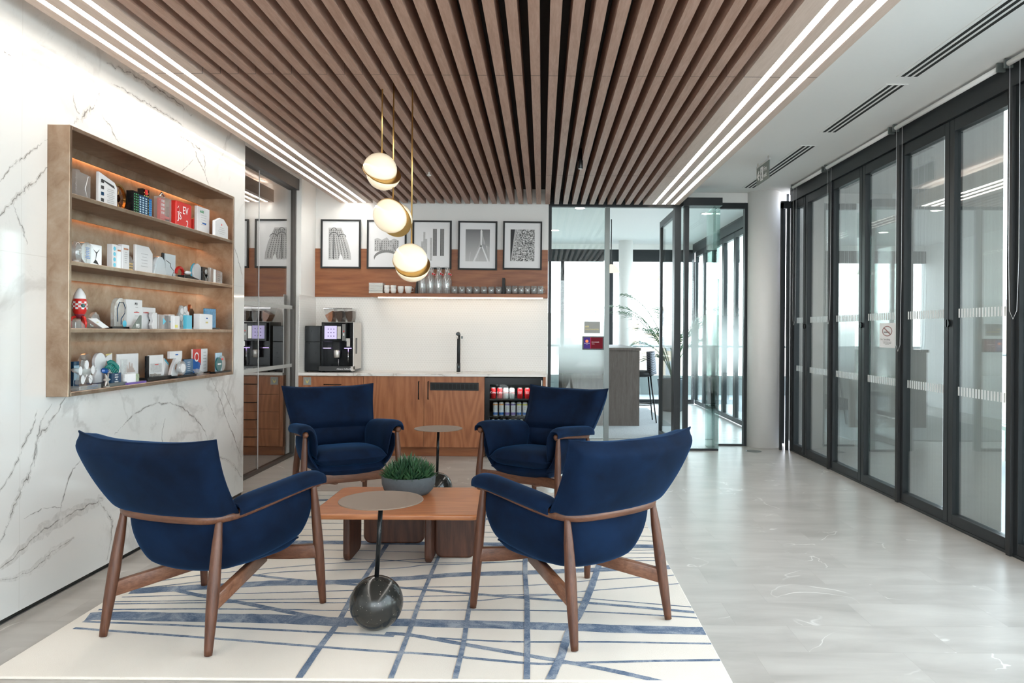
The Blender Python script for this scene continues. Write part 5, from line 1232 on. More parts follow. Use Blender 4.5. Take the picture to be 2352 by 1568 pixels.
# kitchen downlight washing the wall between raft and wall, and small ceiling fittings
def spot(x, y, z, power, size, lb, blend=.6):
    t = thing('wall_washer', lb, 'lamp', (x, y, z)); MB().lathe([(.05, 0), (.05, -.004), (.042, -.005)], n=20).build('ring', M['white'], t)
    ld = bpy.data.lights.new('bulb', 'SPOT'); ld.energy = power; ld.spot_size = size; ld.spot_blend = blend; ld.shadow_soft_size = .04; ld.color = (1, .93, .83)
    lo = bpy.data.objects.new('bulb', ld); COL.objects.link(lo); lo.parent = t; lo.location = (0, 0, -.02); return t
spot(-2.22, 8.30, ZC-.0005, 110, math.radians(100), 'small ceiling spot washing the wall above the tower photograph')
p = at(1333, 392, Y=6.3); t = thing('ceiling_spotlight', 'black cylinder spotlight hanging between the ceiling slats', 'lamp', (p.x, 6.3, 2.74))
MB().lathe([(.020, 0), (.022, .004), (.022, .17)], n=18).build('housing', M['black'], t); MB().lathe([(.017, -.0015), (.017, .0)], n=16).build('lens', M['label'], t)
p = at(985, 400, Z=RZ-.02); t = thing('sprinkler_head', 'white sprinkler head below the walnut slats', 'sprinkler', (p.x, p.y, RZ-.035))
MB().lathe([(.003, 0), (.022, .004), (.022, .008), (.008, .012), (.008, .05)], n=14).build('body', M['white'], t); MB().lathe([(.012, -.004), (.012, -.001)], n=12).build('deflector', M['steel'], t)
# ---------------------------------------------------------------- bronze display niche in the marble wall
XF = -2.321
nc = thing('display_niche', 'patinated bronze shelf unit set into the marble wall', 'shelving', (0, 0, 0))
SHZ = [2.020, 1.686, 1.352, 1.037]
e_ = .022
def bx(name, *a, mt=M['bronze'], par=nc, **k): return MB().box(*a).build(name, mt, par, **k)
bx('side_panel', NXB+.001, XF, NY0+.001, NY0+e_, NZ0+.001, NZ1-.001, bevel=.002, seg=1); bx('side_panel', NXB+.001, XF, NY1-e_, NY1-.001, NZ0+.001, NZ1-.001, bevel=.002, seg=1)
bx('top_panel', NXB+.001, XF, NY0+e_, NY1-e_, NZ1-e_, NZ1-.001, bevel=.002, seg=1); bx('bottom_panel', NXB+.001, XF, NY0+e_, NY1-e_, NZ0+.001, SHZ[3], bevel=.002, seg=1)
bx('back_panel', NXB+.001, NXB+.004, NY0+e_, NY1-e_, SHZ[3], NZ1-e_)
warm = emit('warm_shelf_led', (1.0, 0.55, 0.28), 12.0)
for i in range(3):
    s_ = bx('shelf', NXB+.004, XF-.003, NY0+e_, NY1-e_, SHZ[i]-.022, SHZ[i], bevel=.002, seg=1)
for z_ in [NZ1-e_]+[SHZ[i]-.022 for i in range(3)]:
    lp = bx('lamp_housing', NXB+.045, NXB+.055, NY0+e_, NY1-e_, z_-.052, z_-.0005)
    MB().box(NXB+.030, NXB+.044, NY0+e_+.01, NY1-e_-.01, z_-.012, z_-.006).build('light_strip', warm, lp)

GA = ['trophies on the top shelf of the niche', 'trophies on the second shelf of the niche', 'trophies on the third shelf of the niche', 'trophies on the lowest shelf of the niche']
XA = -2.40
def slot(x0, x1, yt, sh, X=XA):
    """place on a shelf: centre Y, width and height of a trophy"""
    a = at(x0, yt, X=X); b = at(x1, yt, X=X); Yc = (a.y+b.y)/2; c = at((x0+x1)/2, yt, X=X)
    return Yc, abs(b.y-a.y), max(.02, c.z-SHZ[sh])
def tro(name, x0, x1, yt, sh, lb, cat='trophy', X=XA, rz=0):
    Y, W_, Hh = slot(x0, x1, yt, sh, X); t = thing(name, lb, cat, (X, Y, SHZ[sh]+.0005), rz, GA[sh]); return t, W_, Hh
def lines(t, W_, z0, z1, n, mt, x=.0105, dens=.8, y0=None, y1=None):
    """rows of tiny illegible print"""
    m = MB(); r_ = random.Random(int(z1*1000)+n); y0 = -W_*.36 if y0 is None else y0; y1 = W_*.36 if y1 is None else y1
    for k in range(n):
        z = z1-(z1-z0)*k/max(1, n-1); hw = (y1-y0)/2*r_.uniform(.5, 1)*dens; c = (y0+y1)/2
        m.quad((x, c-hw, z-.0016), (x, c+hw, z-.0016), (x, c+hw, z+.0016), (x, c-hw, z+.0016))
    return m.build('print_lines', mt, t)
def plq(t, pts, mt, th=.02, name='block', x=0, bev=.002): return MB().prism(pts, x-th/2, x+th/2, 'x').build(name, mt, t, bevel=bev, seg=1)
def rect(W_, h0, h1): return [(-W_/2, h0), (W_/2, h0), (W_/2, h1), (-W_/2, h1)]
def disc(cy, cz, r, n=24, a0=0, a1=2*PI): return [(cy+r*math.cos(a0+(a1-a0)*k/n), cz+r*math.sin(a0+(a1-a0)*k/n)) for k in range(n if a1-a0 > 6.2 else n+1)]
gl = M['greylabel']; FA = M['frostacr']; AC = M['acrylic']
def T(mw_y, z, x=.011): return face_right(x, mw_y, z)
# --- top shelf
t, W_, h = tro('acrylic_trophy', 167, 201, 393, 0, 'plain clear notched block at the left end of the top niche shelf'); plq(t, [(-W_/2, 0), (W_/2, 0), (W_/2, h*.9), (-W_*.2, h*.93), (-W_*.25, h), (-W_/2, h)], AC, .035); MB().tube([(.019, W_*.25, .01), (.019, W_*.1, h*.4), (.019, W_*.3, h*.85)], .002, 6).build('painted_glint', FA, t)  # pale bent line drawn as a glint on the clear block
t, W_, h = tro('film_plaque', 224, 266, 401, 0, 'pale plaque with a column of film frames and a slanted corner'); plq(t, [(-W_/2, 0), (W_/2, 0), (W_/2, h*.68), (W_*.35, h*.82), (-W_/2, h)], FA, .018)
for k in range(4): MB().box(.0095, .0105, -W_*.40, -W_*.25, h*(.12+.19*k), h*(.12+.19*k)+.018).build('film_frame', M['ink'] if k != 1 else M['navy'], t)
MB().prism([(-W_*.36, h*.80), (W_*.3, h*.70), (W_*.34, h*.62), (-W_*.2, h*.74)], .0095, .0108, 'x').build('dark_banner', M['ink'], t); lines(t, W_, h*.15, h*.55, 8, gl, y0=-W_*.15, y1=W_*.4)
t, W_, h = tro('film_reel', 256, 283, 422, 0, 'bronze film reel standing behind the film frame plaque', 'trophy', -2.46); R = h/2
m = MB(); 
for k in range(36):
    a0, a1 = 2*PI*k/36, 2*PI*(k+1)/36; m.prism([(R*math.cos(a0), R+R*math.sin(a0)), (R*math.cos(a1), R+R*math.sin(a1)), (R*.86*math.cos(a1), R+R*.86*math.sin(a1)), (R*.86*math.cos(a0), R+R*.86*math.sin(a0))], -.008, .008, 'x')
m.build('rim', M['brass'], t)
for k in range(10):
    a = 2*PI*k/10; MB().tube([(0, R*.2*math.cos(a), R+R*.2*math.sin(a)), (0, R*.88*math.cos(a), R+R*.88*math.sin(a))], .002, 6).build('spoke', M['brass'], t)
MB().prism(disc(0, R, R*.25), -.006, .006, 'x').build('hub', M['copper'], t)
t, W_, h = tro('city_block_trophy', 298, 346, 432, 0, 'dark model city blocks with green and blue windows')
for k, (a, b, c_, mm) in enumerate(((-.5, -.22, .80, 'black'), (-.25, .25, .74, 'navy'), (.02, .33, 1.0, 'black'), (.28, .5, .72, 'blue'))):
    o = MB().box(-.02+.006*(k % 2), .02-.004*k, W_*a, W_*b, 0, h*c_).build('tower', M[mm], t); q = MB(); nr, nc_ = 8, 3
    for i in range(nr):
        for j in range(nc_):
            y = W_*(a+(b-a)*(.16+.28*j)); z = h*c_*(.08+.11*i); X_ = .0206-.004*k; q.quad((X_, y, z), (X_, y+W_*(b-a)*.16, z), (X_, y+W_*(b-a)*.16, z+h*.045), (X_, y, z+h*.045))
    q.build('windows', [M['green'], M['paleblue'], M['yellow'], M['cyan']][k], o)
MB().box(.0165, .021, W_*.08, W_*.2, h*.8, h*.97).build('red_panel', M['red'], t)
t, W_, h = tro('phone_box_trophy', 360.5, 387, 443, 0, 'clear block enclosing a red phone box with a silver tap on top'); MB().box(-.02, .02, -W_/2, W_/2, 0, h*.84).build('block', AC, t, bevel=.002); 
MB().box(-.012, .012, -W_*.32, W_*.02, .012, h*.8).build('phone_box', M['red'], t); q = MB()
for i in range(5):
    for j in range(2): y = -W_*.28+W_*.15*j; z = .03+i*h*.13; q.quad((.0125, y, z), (.0125, y+W_*.10, z), (.0125, y+W_*.10, z+h*.08), (.0125, y, z+h*.08))
q.build('phone_panes', M['label'], t); MB().box(-.005, .013, -W_*.3, W_*.42, h*.16, h*.24).build('red_base', M['red'], t); MB().tube([(0, -W_*.3, h*.85), (0, -W_*.1, h*.99), (0, W_*.15, h*.9)], .006, 8).build('tap', M['chrome'], t)
t, W_, h = tro('black_award_box', 387, 400, 497, 0, 'small black box half hidden left of the red rounded trophy', 'box', -2.45); MB().box(-.02, .02, -W_/2, W_/2, 0, h).build('box', M['black'], t, bevel=.002); MB().box(-.015, .018, -W_/2+.001, W_*.3, h+.0003, h*1.75).build('orange_block', M['orange'], t)
t, W_, h = tro('red_rounded_trophy', 396, 432, 465, 0, 'glossy red rounded trophy covered in white scrawled lettering'); plq(t, rrect(-W_/2, W_/2, 0, h, .018), M['red'], .05, bev=.006)
text('lettering', 'JS', h*.42, M['label'], t, T(-W_*.40, h*.30, .0256)); text('lettering', 'EV', h*.42, M['label'], t, T(-W_*.1, h*.55, .0256)); text('lettering', '2', h*.4, M['label'], t, T(W_*.12, h*.06, .0256)); MB().tube([(.0255, -W_*.44, h*.55), (.0255, -W_*.3, h*.6), (.0255, -W_*.35, h*.8), (.0255, -W_*.42, h*.7)], .002, 6).build('scrawl', M['label'], t)
t, W_, h = tro('leaf_logo_plaque', 450, 478, 477, 0, 'tall pale plaque with a green logo line near its top'); plq(t, rect(W_, 0, h), FA, .022); text('lettering', 'AGRI', h*.13, M['green'], t, T(-W_*.30, h*.78, .0125)); lines(t, W_, h*.35, h*.7, 5, gl, .0118); MB().box(.0112, .0125, -W_*.1, W_*.2, h*.38, h*.43).build('blue_mark', M['blue'], t)
t, W_, h = tro('red_wedge', 440, 451, 497, 0, 'small red wedge left of the green logo plaque', 'trophy', -2.43); plq(t, [(-W_/2, 0), (W_/2, 0), (W_/2, h), (-W_/2, h*.8)], M['red'], .03); MB().box(-.01, .0155, -W_*.3, W_*.2, h*.25, h*.31).build('white_band', M['label'], t)
t, W_, h = tro('pointed_plaque', 491, 521, 502, 0, 'small white plaque with a pointed top at the right end of the top shelf', 'trophy', -2.345); plq(t, [(-W_/2, 0), (W_/2, 0), (W_/2, h*.68), (W_*.16, h), (-W_*.14, h), (-W_/2, h*.78)], FA, .02); lines(t, W_, h*.2, h*.5, 4, gl); MB().box(.0102, .0115, -.004, .004, h*.62, h*.72).build('red_mark', M['red'], t)
# --- second shelf
t, W_, h = tro('glass_globe_trophy', 167, 182, 553, 1, 'rounded clear glass trophy at the left end of the second shelf'); MB().lathe([(W_*.2, 0), (W_*.5, h*.3), (W_*.52, h*.65), (W_*.3, h*.95), (.001, h)], n=20).build('glass', AC, t); MB().lathe([(W_*.25, .0), (W_*.25, h*.15)], n=16).build('stem', FA, t)
t, W_, h = tro('curved_crystal', 184, 205, 557, 1, 'oval crystal engraved with a blue motif'); plq(t, disc(0, h*.52, h*.5, 28), AC, .03); MB().box(-.018, .018, -W_*.3, W_*.3, 0, h*.08).build('foot', AC, t); lines(t, W_, h*.3, h*.75, 7, M['blue'], .0162)
t, W_, h = tro('wind_turbine_plaque', 204, 229, 562, 1, 'clear plaque printed with a dark wind turbine'); plq(t, rect(W_, 0, h), FA, .024)
for a in (.6, 2.7, 4.4): MB().prism([(-.003*math.sin(a), h*.6+.003*math.cos(a)), (W_*.32*math.cos(a), h*.6+W_*.42*math.sin(a)), (.003*math.sin(a), h*.6-.003*math.cos(a))], .0125, .0135, 'x').build('turbine_blade', M['ink'], t)
MB().prism([(-W_*.3, h*.14), (-W_*.1, h*.3), (W_*.05, h*.22), (W_*.2, h*.08)], .0125, .0135, 'x').build('dark_shape', M['ink'], t)
t, W_, h = tro('dotted_block', 252, 262, 561, 1, 'narrow clear block with a column of cyan dots'); MB().box(-.015, .015, -W_/2, W_/2, 0, h).build('block', FA, t, bevel=.001)
for k in range(4): MB().prism(disc(0, h*(.16+.22*k), W_*.28, 12), .0152, .0162, 'x').build('cyan_dot', M['cyan'], t)
t, W_, h = tro('twin_column_trophy', 263, 290, 561, 1, 'pair of tall clear columns with orange and grey print'); MB().box(-.015, .012, -W_/2, -W_*.1, 0, h*.92).build('column', FA, t, bevel=.001); MB().box(-.012, .018, -W_*.08, W_/2, 0, h).build('column', FA, t, bevel=.001); lines(t, W_, h*.3, h*.7, 6, gl, .0186, y0=0, y1=W_*.4); MB().box(.0182, .0192, W_*.02, W_*.4, h*.80, h*.86).build('orange_line', M['orange'], t); MB().box(.0122, .0132, -W_*.42, -W_*.16, h*.7, h*.76).build('orange_line', M['orange'], t)
t, W_, h = tro('crystal_house', 288, 304, 588, 1, 'tiny faceted crystal house'); plq(t, [(-W_*.35, 0), (W_*.35, 0), (W_*.35, h*.6), (W_*.5, h*.6), (0, h), (-W_*.5, h*.6), (-W_*.35, h*.6)], AC, .025); q = MB()
for i in range(3):
    for j in range(2): q.box(.0128, .0138, -W_*.25+j*W_*.28, -W_*.08+j*W_*.28, h*(.08+.18*i), h*(.08+.18*i)+h*.1)
q.build('windows', M['brass'], t)
t, W_, h = tro('cut_corner_plaque', 309, 348, 565, 1, 'large white plaque with its right corner cut off'); plq(t, [(-W_/2, 0), (W_/2, 0), (W_/2, h*.78), (W_*.26, h), (-W_/2, h)], FA, .016); lines(t, W_, h*.25, h*.7, 5, gl, .0088, .6)
t, W_, h = tro('rounded_disc_trophy', 348, 379, 589, 1, 'white iridescent disc shaped trophy'); plq(t, [(-W_*.5, 0), (W_*.5, 0)]+disc(0, h*.52, h*.48, 20, -.1, PI+.1), mat('iridescent_white', (.62, .70, .74), .15, .1, Coat_Weight=.8), .03)
t, W_, h = tro('black_edged_plaque', 372, 398, 583, 1, 'white plaque in a black frame with a dark curve', 'trophy', -2.46); plq(t, rect(W_, 0, h), M['black'], .012); MB().box(.0062, .014, -W_*.38, W_/2+.003, 0, h*.985).build('face', mat('pale_blue_face', (.66, .72, .75), .4), t); MB().tube([(.0145, -W_*.3, h*.7), (.0145, W_*.05, h*.6), (.0145, W_*.1, h*.45), (.0145, W_*.38, h*.32), (.0145, W_*.2, h*.1)], .0022, 6).build('dark_curve', M['ink'], t)
t, W_, h = tro('red_ring_trophy', 400, 425, 611, 1, 'thick red ring lying open beside the second shelf centre', 'trophy', -2.44); R = h*.5; MB().tube([(0, R*1.0*math.cos(a*PI/14)*1.05, R+R*.78*math.sin(a*PI/14)) for a in range(-5, 16)], R*.24, 10).build('ring', M['red'], t)
t, W_, h = tro('torn_paper_award', 416, 456, 612, 1, 'black based award with a crumpled white figure lying on it'); plq(t, [(-W_/2, 0), (W_/2, 0), (W_*.4, h*.1), (-W_*.2, h*.32), (-W_/2, h*.28)], M['black'], .05); MB().sphere((0, -W_*.12, h*.52), h*.30, 10, 6, (.6, 1.5, .5)).build('crumpled_figure', FA, t)
t, W_, h = tro('white_oval_trophy', 436, 468, 605, 1, 'white oval disc trophy with a blue edge leaning back', 'trophy', -2.45); plq(t, disc(0, h*.5, h*.5, 28), FA, .012); plq(t, disc(-W_*.05, h*.51, h*.5, 28), M['cyan'], .006, 'blue_edge', -.01); MB().box(-.015, .015, -W_*.25, W_*.25, 0, h*.08).build('foot', AC, t)
t, W_, h = tro('black_figure_plaque', 463, 479, 614, 1, 'black plaque with a white figure raising its arms', 'trophy', -2.44); plq(t, rect(W_, 0, h), M['black'], .014); MB().prism(disc(0, h*.72, W_*.16, 12), .0072, .0085, 'x').build('figure_head', M['label'], t); MB().prism([(-W_*.06, h*.08), (W_*.06, h*.08), (W_*.1, h*.4), (W_*.34, h*.55), (W_*.1, h*.3), (0, h*.58), (-W_*.1, h*.3), (-W_*.34, h*.55), (-W_*.1, h*.4)], .0072, .0085, 'x').build('figure_body', M['label'], t)
t, W_, h = tro('clear_bar_plaque', 480, 508, 617, 1, 'clear plaque with a white bar at the right end of the second shelf', 'trophy', -2.37); plq(t, [(-W_/2, 0), (W_/2, 0), (W_*.5, h*.85), (-W_/2, h)], AC, .02); MB().box(.0102, .012, -W_*.25, -W_*.08, .002, h*.92).build('white_bar', M['label'], t); lines(t, W_, h*.2, h*.6, 4, M['ink'], .0108, .4, y0=0, y1=W_*.4)
# --- third shelf
t, W_, h = tro('toy_rocket', 167, 199, 661, 2, 'red and white chequered toy moon rocket on three curved fins', 'rocket', -2.39); R = .035
MB().lathe([(R*.38, h*.26), (R*.62, h*.33), (R*.88, h*.42), (R*1.0, h*.55), (R*.92, h*.68), (R*.74, h*.80), (R*.45, h*.91), (R*.12, h*.98), (.001, h*.985)], n=28).build('hull', M['red'], t)
MB().lathe([(R*.90, h*.785-.03), (R*.80, h*.80), (R*.56, h*.895), (R*.2, h*.985), (.001, h*.99)], n=28, caps=False).build('nose_cone', M['label'], t); MB().lathe([(R*.35, h*.24), (R*.66, h*.335), (R*.70, h*.36)], n=28).build('tail', mat('maroon', (.22, .03, .05), .4), t)
for nm, par_ in (('white_checks', 0),):
    q = MB()
    for i in range(4):
        for k in range(16):
            if (i+k) % 2: continue
            z0, z1 = h*(.47+.048*i), h*(.47+.048*(i+1)); a0, a1 = 2*PI*k/16, 2*PI*(k+1)/16; ri = lambda z: R*(1.01+.0*z)-abs(z-h*.55)*R*.5
            q.quad(*[(ri(z)*math.cos(a), ri(z)*math.sin(a), z) for a, z in ((a0, z0), (a1, z0), (a1, z1), (a0, z1))])
    q.build(nm, M['label'], t)
a = -.55; MB().sphere((R*.97*math.cos(a), R*.97*math.sin(a), h*.56), R*.30, 14, 8).build('porthole', mat('teal_port', (.06, .16, .15), .2), t); 
for k in range(3):
    a = 2*PI*k/3-.3; c_, s_ = math.cos(a), math.sin(a); MB().tube([(R*.4*c_, R*.4*s_, h*.30), (R*.95*c_, R*.95*s_, h*.26), (R*1.15*c_, R*1.15*s_, h*.12), (R*1.1*c_, R*1.1*s_, .004)], [.006, .008, .008, .006], 8).build('fin', M['red'], t)
t, W_, h = tro('crystal_wedge', 167, 190, 733, 2, 'low clear crystal wedge in front of the rocket fins', 'trophy', -2.345); plq(t, [(-W_/2, 0), (W_/2, 0), (W_*.45, h*.4), (-W_*.1, h), (-W_/2, h*.7)], AC, .03)
t, W_, h = tro('fan_trophy', 199, 233, 716, 2, 'clear scalloped fan trophy right of the toy rocket', 'trophy', -2.46); pts = []
for k in range(33): a = PI*k/32; r_ = h*(.92+.08*abs(math.sin(5*a))); pts.append((r_*math.cos(a)*.55, r_*math.sin(a)))
plq(t, pts, AC, .02)
t, W_, h = tro('leaning_plaque', 192, 246, 731, 2, 'pale slab award lying slanted in front of the fan trophy', 'trophy', -2.36); plq(t, [(-W_*.42, h*.95), (-W_*.05, h), (W_/2, .006), (W_*.2, 0)], FA, .03); MB().prism([(-W_*.12, h*.6), (-W_*.02, h*.66), (0, h*.58)], .0152, .0165, 'x').build('gold_mark', M['gold'], t)
t, W_, h = tro('loop_crystal', 259, 287, 690, 2, 'clear crystal outlined by a dark blue loop on a black base'); plq(t, [(-W_*.5, .012), (W_*.5, .012), (W_*.5, h*.5)]+disc(0, h*.72, W_*.5, 14, 0, PI)+[(-W_*.5, h*.5)], AC, .026)
MB().tube([(.0135, -W_*.28, h*.25), (.0135, -W_*.32, h*.7), (.0135, -W_*.15, h*.93), (.0135, W_*.18, h*.93), (.0135, W_*.34, h*.75), (.0135, W_*.3, h*.55), (.0135, 0, h*.35), (.0135, .0, h*.15)], .0024, 6).build('loop', M['navy'], t); MB().prism(disc(W_*.28, h*.18, W_*.16, 16), .0132, .0145, 'x').build('cyan_disc', M['cyan'], t); MB().box(-.02, .02, -W_*.8, W_*.6, 0, .0118).build('base', M['black'], t)
t, W_, h = tro('tall_frosted_plaque', 288, 324, 688, 2, 'tall frosted plaque headed PEI in black'); plq(t, rect(W_, 0, h), FA, .016); text('lettering', 'PEI', h*.13, M['ink'], t, T(.0, h*.81, .009)); MB().box(.0082, .0095, -W_*.05, W_*.28, h*.55, h*.58).build('red_line', M['red'], t); lines(t, W_, h*.3, h*.74, 4, gl, .0088, .5, y0=-W_*.1, y1=W_*.35)
t, W_, h = tro('dark_triangle_award', 303, 323, 723, 2, 'small dark triangle with white PEI letters', 'trophy', -2.355); plq(t, [(-W_/2, 0), (W_/2, 0), (W_/2, h)], M['signgrey'], .014); text('lettering', 'PEI', h*.36, M['label'], t, T(-W_*.18, h*.10, .0075), bold=True)
t, W_, h = tro('red_text_plaque', 324, 355, 706, 2, 'frosted plaque with red letters behind the dark triangle', 'trophy', -2.43); plq(t, rect(W_, 0, h), FA, .014); text('lettering', 'A GAMEN', h*.10, M['redlabel'], t, T(-W_*.42, h*.72, .0078)); MB().box(.0072, .0085, -W_*.02, W_*.12, h*.36, h*.44).build('dark_mark', M['ink'], t); MB().box(.0072, .0085, W_*.0, W_*.35, h*.18, h*.22).build('orange_mark', M['orange'], t)
t, W_, h = tro('wavy_clear_block', 345, 357, 718, 2, 'narrow wavy clear block on the third shelf'); plq(t, [(-W_*.3, 0), (W_*.5, 0), (W_*.5, h), (-W_*.3, h), (-W_*.5, h*.8), (-W_*.2, h*.5), (-W_*.5, h*.25)], FA, .022)
t, W_, h = tro('arrow_block', 357, 381, 722, 2, 'clear block with a small turquoise arrow inside'); MB().box(-.02, .02, -W_/2, W_/2, 0, h).build('block', AC, t, bevel=.002); MB().prism([(-W_*.08, h*.3), (W_*.2, h*.52), (-W_*.08, h*.75)], .0202, .0212, 'x').build('arrow', M['cyan'], t)
t, W_, h = tro('short_white_block', 381, 396, 722, 2, 'short frosted block with a turquoise mark'); MB().box(-.015, .015, -W_/2, W_/2, 0, h).build('block', FA, t, bevel=.002); MB().box(.0152, .0162, -W_*.3, W_*.1, h*.45, h*.55).build('mark', M['cyan'], t)
t, W_, h = tro('petal_trophy', 396, 444, 698, 2, 'pale flower shaped disc trophy with round petals', 'trophy', -2.44); R = h*.30; plq(t, [(p_[0]*1.0, p_[1]) for p_ in [((h*.46+R*.18*math.cos(6*a))*math.cos(a)*.95, h*.5+(h*.44+R*.18*math.cos(6*a))*math.sin(a)) for a in [2*PI*k/48 for k in range(48)]]], mat('grey_petal', (.42, .44, .44), .25), .014)
for k in range(6): a = 2*PI*k/6+.3; MB().prism(disc(h*.27*math.cos(a), h*.52+h*.27*math.sin(a), h*.125, 16), .0072, .010, 'x').build('petal', FA, t)
MB().prism(disc(0, h*.5, h*.12, 16), .0072, .011, 'x').build('centre', FA, t); MB().box(.0112, .012, -h*.1, h*.1, h*.45, h*.52).build('blue_tab', M['blue'], t); MB().box(-.02, .02, -W_*.35, W_*.4, -.0, .012).build('base', FA, t)
t, W_, h = tro('yellow_corner_crystal', 396, 409, 722, 2, 'small crystal with a yellow corner before the flower trophy', 'trophy', -2.35); MB().box(-.012, .012, -W_/2, W_/2, 0, h*.9).build('block', FA, t, bevel=.002); MB().box(.0122, .013, -W_*.4, W_*.1, h*.1, h*.3).build('yellow_mark', M['yellow'], t)
t, W_, h = tro('copper_flame', 429, 444, 699, 2, 'pink copper flame shaped trophy', 'trophy', -2.47); plq(t, [(-W_*.3, 0), (W_*.3, 0), (W_*.5, h*.35), (W_*.45, h*.7), (W_*.1, h*.9), (-W_*.1, h), (-W_*.2, h*.85), (-W_*.5, h*.5)], M['copper'], .02)
t, W_, h = tro('cyan_block', 425, 437, 724, 2, 'bright cyan block before the flower trophy', 'trophy', -2.355); MB().box(-.012, .012, -W_/2, W_/2, .003, h).build('block', M['cyan'], t, bevel=.001); MB().box(-.014, .014, -W_*.6, W_*.6, 0, .0028).build('foot', FA, t)
t, W_, h = tro('white_prism_award', 452, 481, 721, 2, 'white prism block with a small gold emblem', 'trophy', -2.38); plq(t, [(-W_/2, 0), (W_/2, 0), (W_/2, h*.96), (W_*.1, h), (-W_/2, h)], M['paper'], .045); MB().box(.0228, .024, -W_*.05, W_*.12, h*.4, h*.5).build('gold_emblem', M['gold'], t); MB().box(.0228, .024, -W_*.02, W_*.1, h*.68, h*.76).build('blue_emblem', M['blue'], t)
t, W_, h = tro('blue_textured_plaque', 469, 494, 709, 2, 'textured blue plaque on a black base behind the white prism', 'trophy', -2.40); plq(t, rect(W_, .012, h), mat('textured_blue', (.08, .30, .52), .35, var=.6, vs=60), .014); MB().box(-.018, .018, -W_*.55, W_*.75, 0, .0118).build('base', M['black'], t); MB().box(.004, .008, W_*.42, W_*.5, .012, h).build('dark_edge', M['navy'], t) if False else None
# --- lowest shelf
t, W_, h = tro('teal_block', 163, 176, 830, 3, 'dark teal block in the left corner of the lowest shelf', 'trophy', -2.47); plq(t, rect(W_, 0, h), M['navy'], .03); MB().box(.0152, .0165, -W_*.5, W_*.45, h*.3, h*.85).build('teal_face', M['paleblue'], t)
t, W_, h = tro('people_star_trophy', 166, 220, 826, 3, 'clear star of joined figures on a thick glass base', 'trophy', -2.36); pts = []
for k in range(50):
    a = 2*PI*k/50+PI/2; r_ = .5+.24*math.cos(5*(a-PI/2))+.05*math.cos(10*(a-PI/2)); pts.append((W_*.62*r_*math.cos(a), h*.56+h*.58*r_*math.sin(a)))
plq(t, pts, AC, .025); MB().box(-.03, .03, -W_*.42, W_*.5, 0, .022).build('glass_base', AC, t, bevel=.002)
for k in range(5): a = 2*PI*k/5+PI/2; MB().prism([(W_*.28*math.cos(a)+W_*.1*math.cos(b)*.8, h*.56+h*.27*math.sin(a)+W_*.12*math.sin(b)) for b in [2*PI*j/12 for j in range(12)]], .0128, .0138, 'x').build('etched_oval', FA, t)
MB().tube([(.014, -W_*.15, h*.2), (.014, 0, h*.5), (.014, W_*.2, h*.3)], .002, 6).build('etched_edge', FA, t)
t, W_, h = tro('crystal_trophy', 184, 206, 812, 3, 'small faceted crystal trophy behind the star of figures', 'trophy', -2.47); plq(t, [(-W_*.3, 0), (W_*.3, 0), (W_*.5, h*.7), (W_*.35, h*.92), (W_*.1, h), (-W_*.2, h*.97), (-W_*.5, h*.8)], AC, .03); MB().box(.0152, .0165, -W_*.1, W_*.05, h*.55, h*.7).build('blue_mark', M['cyan'], t)
t, W_, h = tro('figure_eight_trophy', 214, 240, 812, 3, 'frosted rounded numeral trophy on a blue base', 'trophy', -2.42); pts = disc(0, h*.75, W_*.48, 16, -.6, PI+.6)+[(-W_*.28, h*.5), (-W_*.5, h*.3), (-W_*.42, .02), (W_*.42, .02), (W_*.5, h*.3), (W_*.28, h*.5)]; plq(t, pts, FA, .02); MB().box(-.025, .025, -W_*.6, W_*.6, 0, .018).build('blue_base', M['blue'], t)
t, W_, h = tro('curled_ribbon_trophy', 236, 254, 810, 3, 'frosted curl trophy just above the blue and green pieces', 'trophy', -2.45); plq(t, [(-W_*.5, h*.8), (0, h*.93), (W_*.5, h), (W_*.5, 0), (-W_*.1, 0), (-W_*.1, h*.72)], FA, .02); MB().prism([(-W_*.4, h*.95), (W_*.4, h*.99), (W_*.35, h*.96), (-W_*.35, h*.9)], .0102, .0115, 'x').build('gold_top', M['gold'], t)
t, W_, h = tro('green_leaf_award', 240, 277, 816, 3, 'dark green leaf standing on a deep blue lettered block', 'trophy', -2.37)
MB().box(-.02, .02, -W_*.28, W_*.32, .018, h*.42).build('block', M['navy'], t, bevel=.001); MB().box(-.03, .03, -W_*.6, W_*.75, 0, .0178).build('base', M['frame2'], t, bevel=.001)
for i, s_ in enumerate(('IMPACT', 'AWARD', '2022', 'WINNER')): text('lettering', s_, h*.055, M['label'], t, T(.003, h*(.34-.075*i), .0206), align='CENTER')
MB().tube([(.0, W_*.3, h*.42), (0, .0, h*.62), (0, -W_*.3, h*.68)], .003, 6).build('leaf_stem', M['teal'], t)
for k in range(9):
    u = k/8; py, pz = W_*(.36-.62*u), h*(.46+.26*math.sin(u*1.8)); 
    for s_ in (1, -1):
        dy, dz = (-.12*W_+s_*W_*.10), (s_*h*.21*(1-.45*u)); MB().prism([(py, pz), (py+dy*.5-W_*.05, pz+dz*.5), (py+dy, pz+dz), (py+dy*.5+W_*.06, pz+dz*.55)], -.003, .003, 'x').build('leaflet', M['teal'], t)
t, W_, h = tro('blue_crystal_rock', 232, 250, 842, 3, 'rough bright blue crystal left of the green leaf', 'trophy', -2.40); m = MB().sphere((0, 0, h*.8), h*.2, 8, 5, (.8, 1.4, .8)); m.sm = [False]*len(m.sm); m.build('rock', M['blue'], t); MB().lathe([(.012, 0), (.008, h*.6), (.012, h*.66)], n=8).build('stem', AC, t)
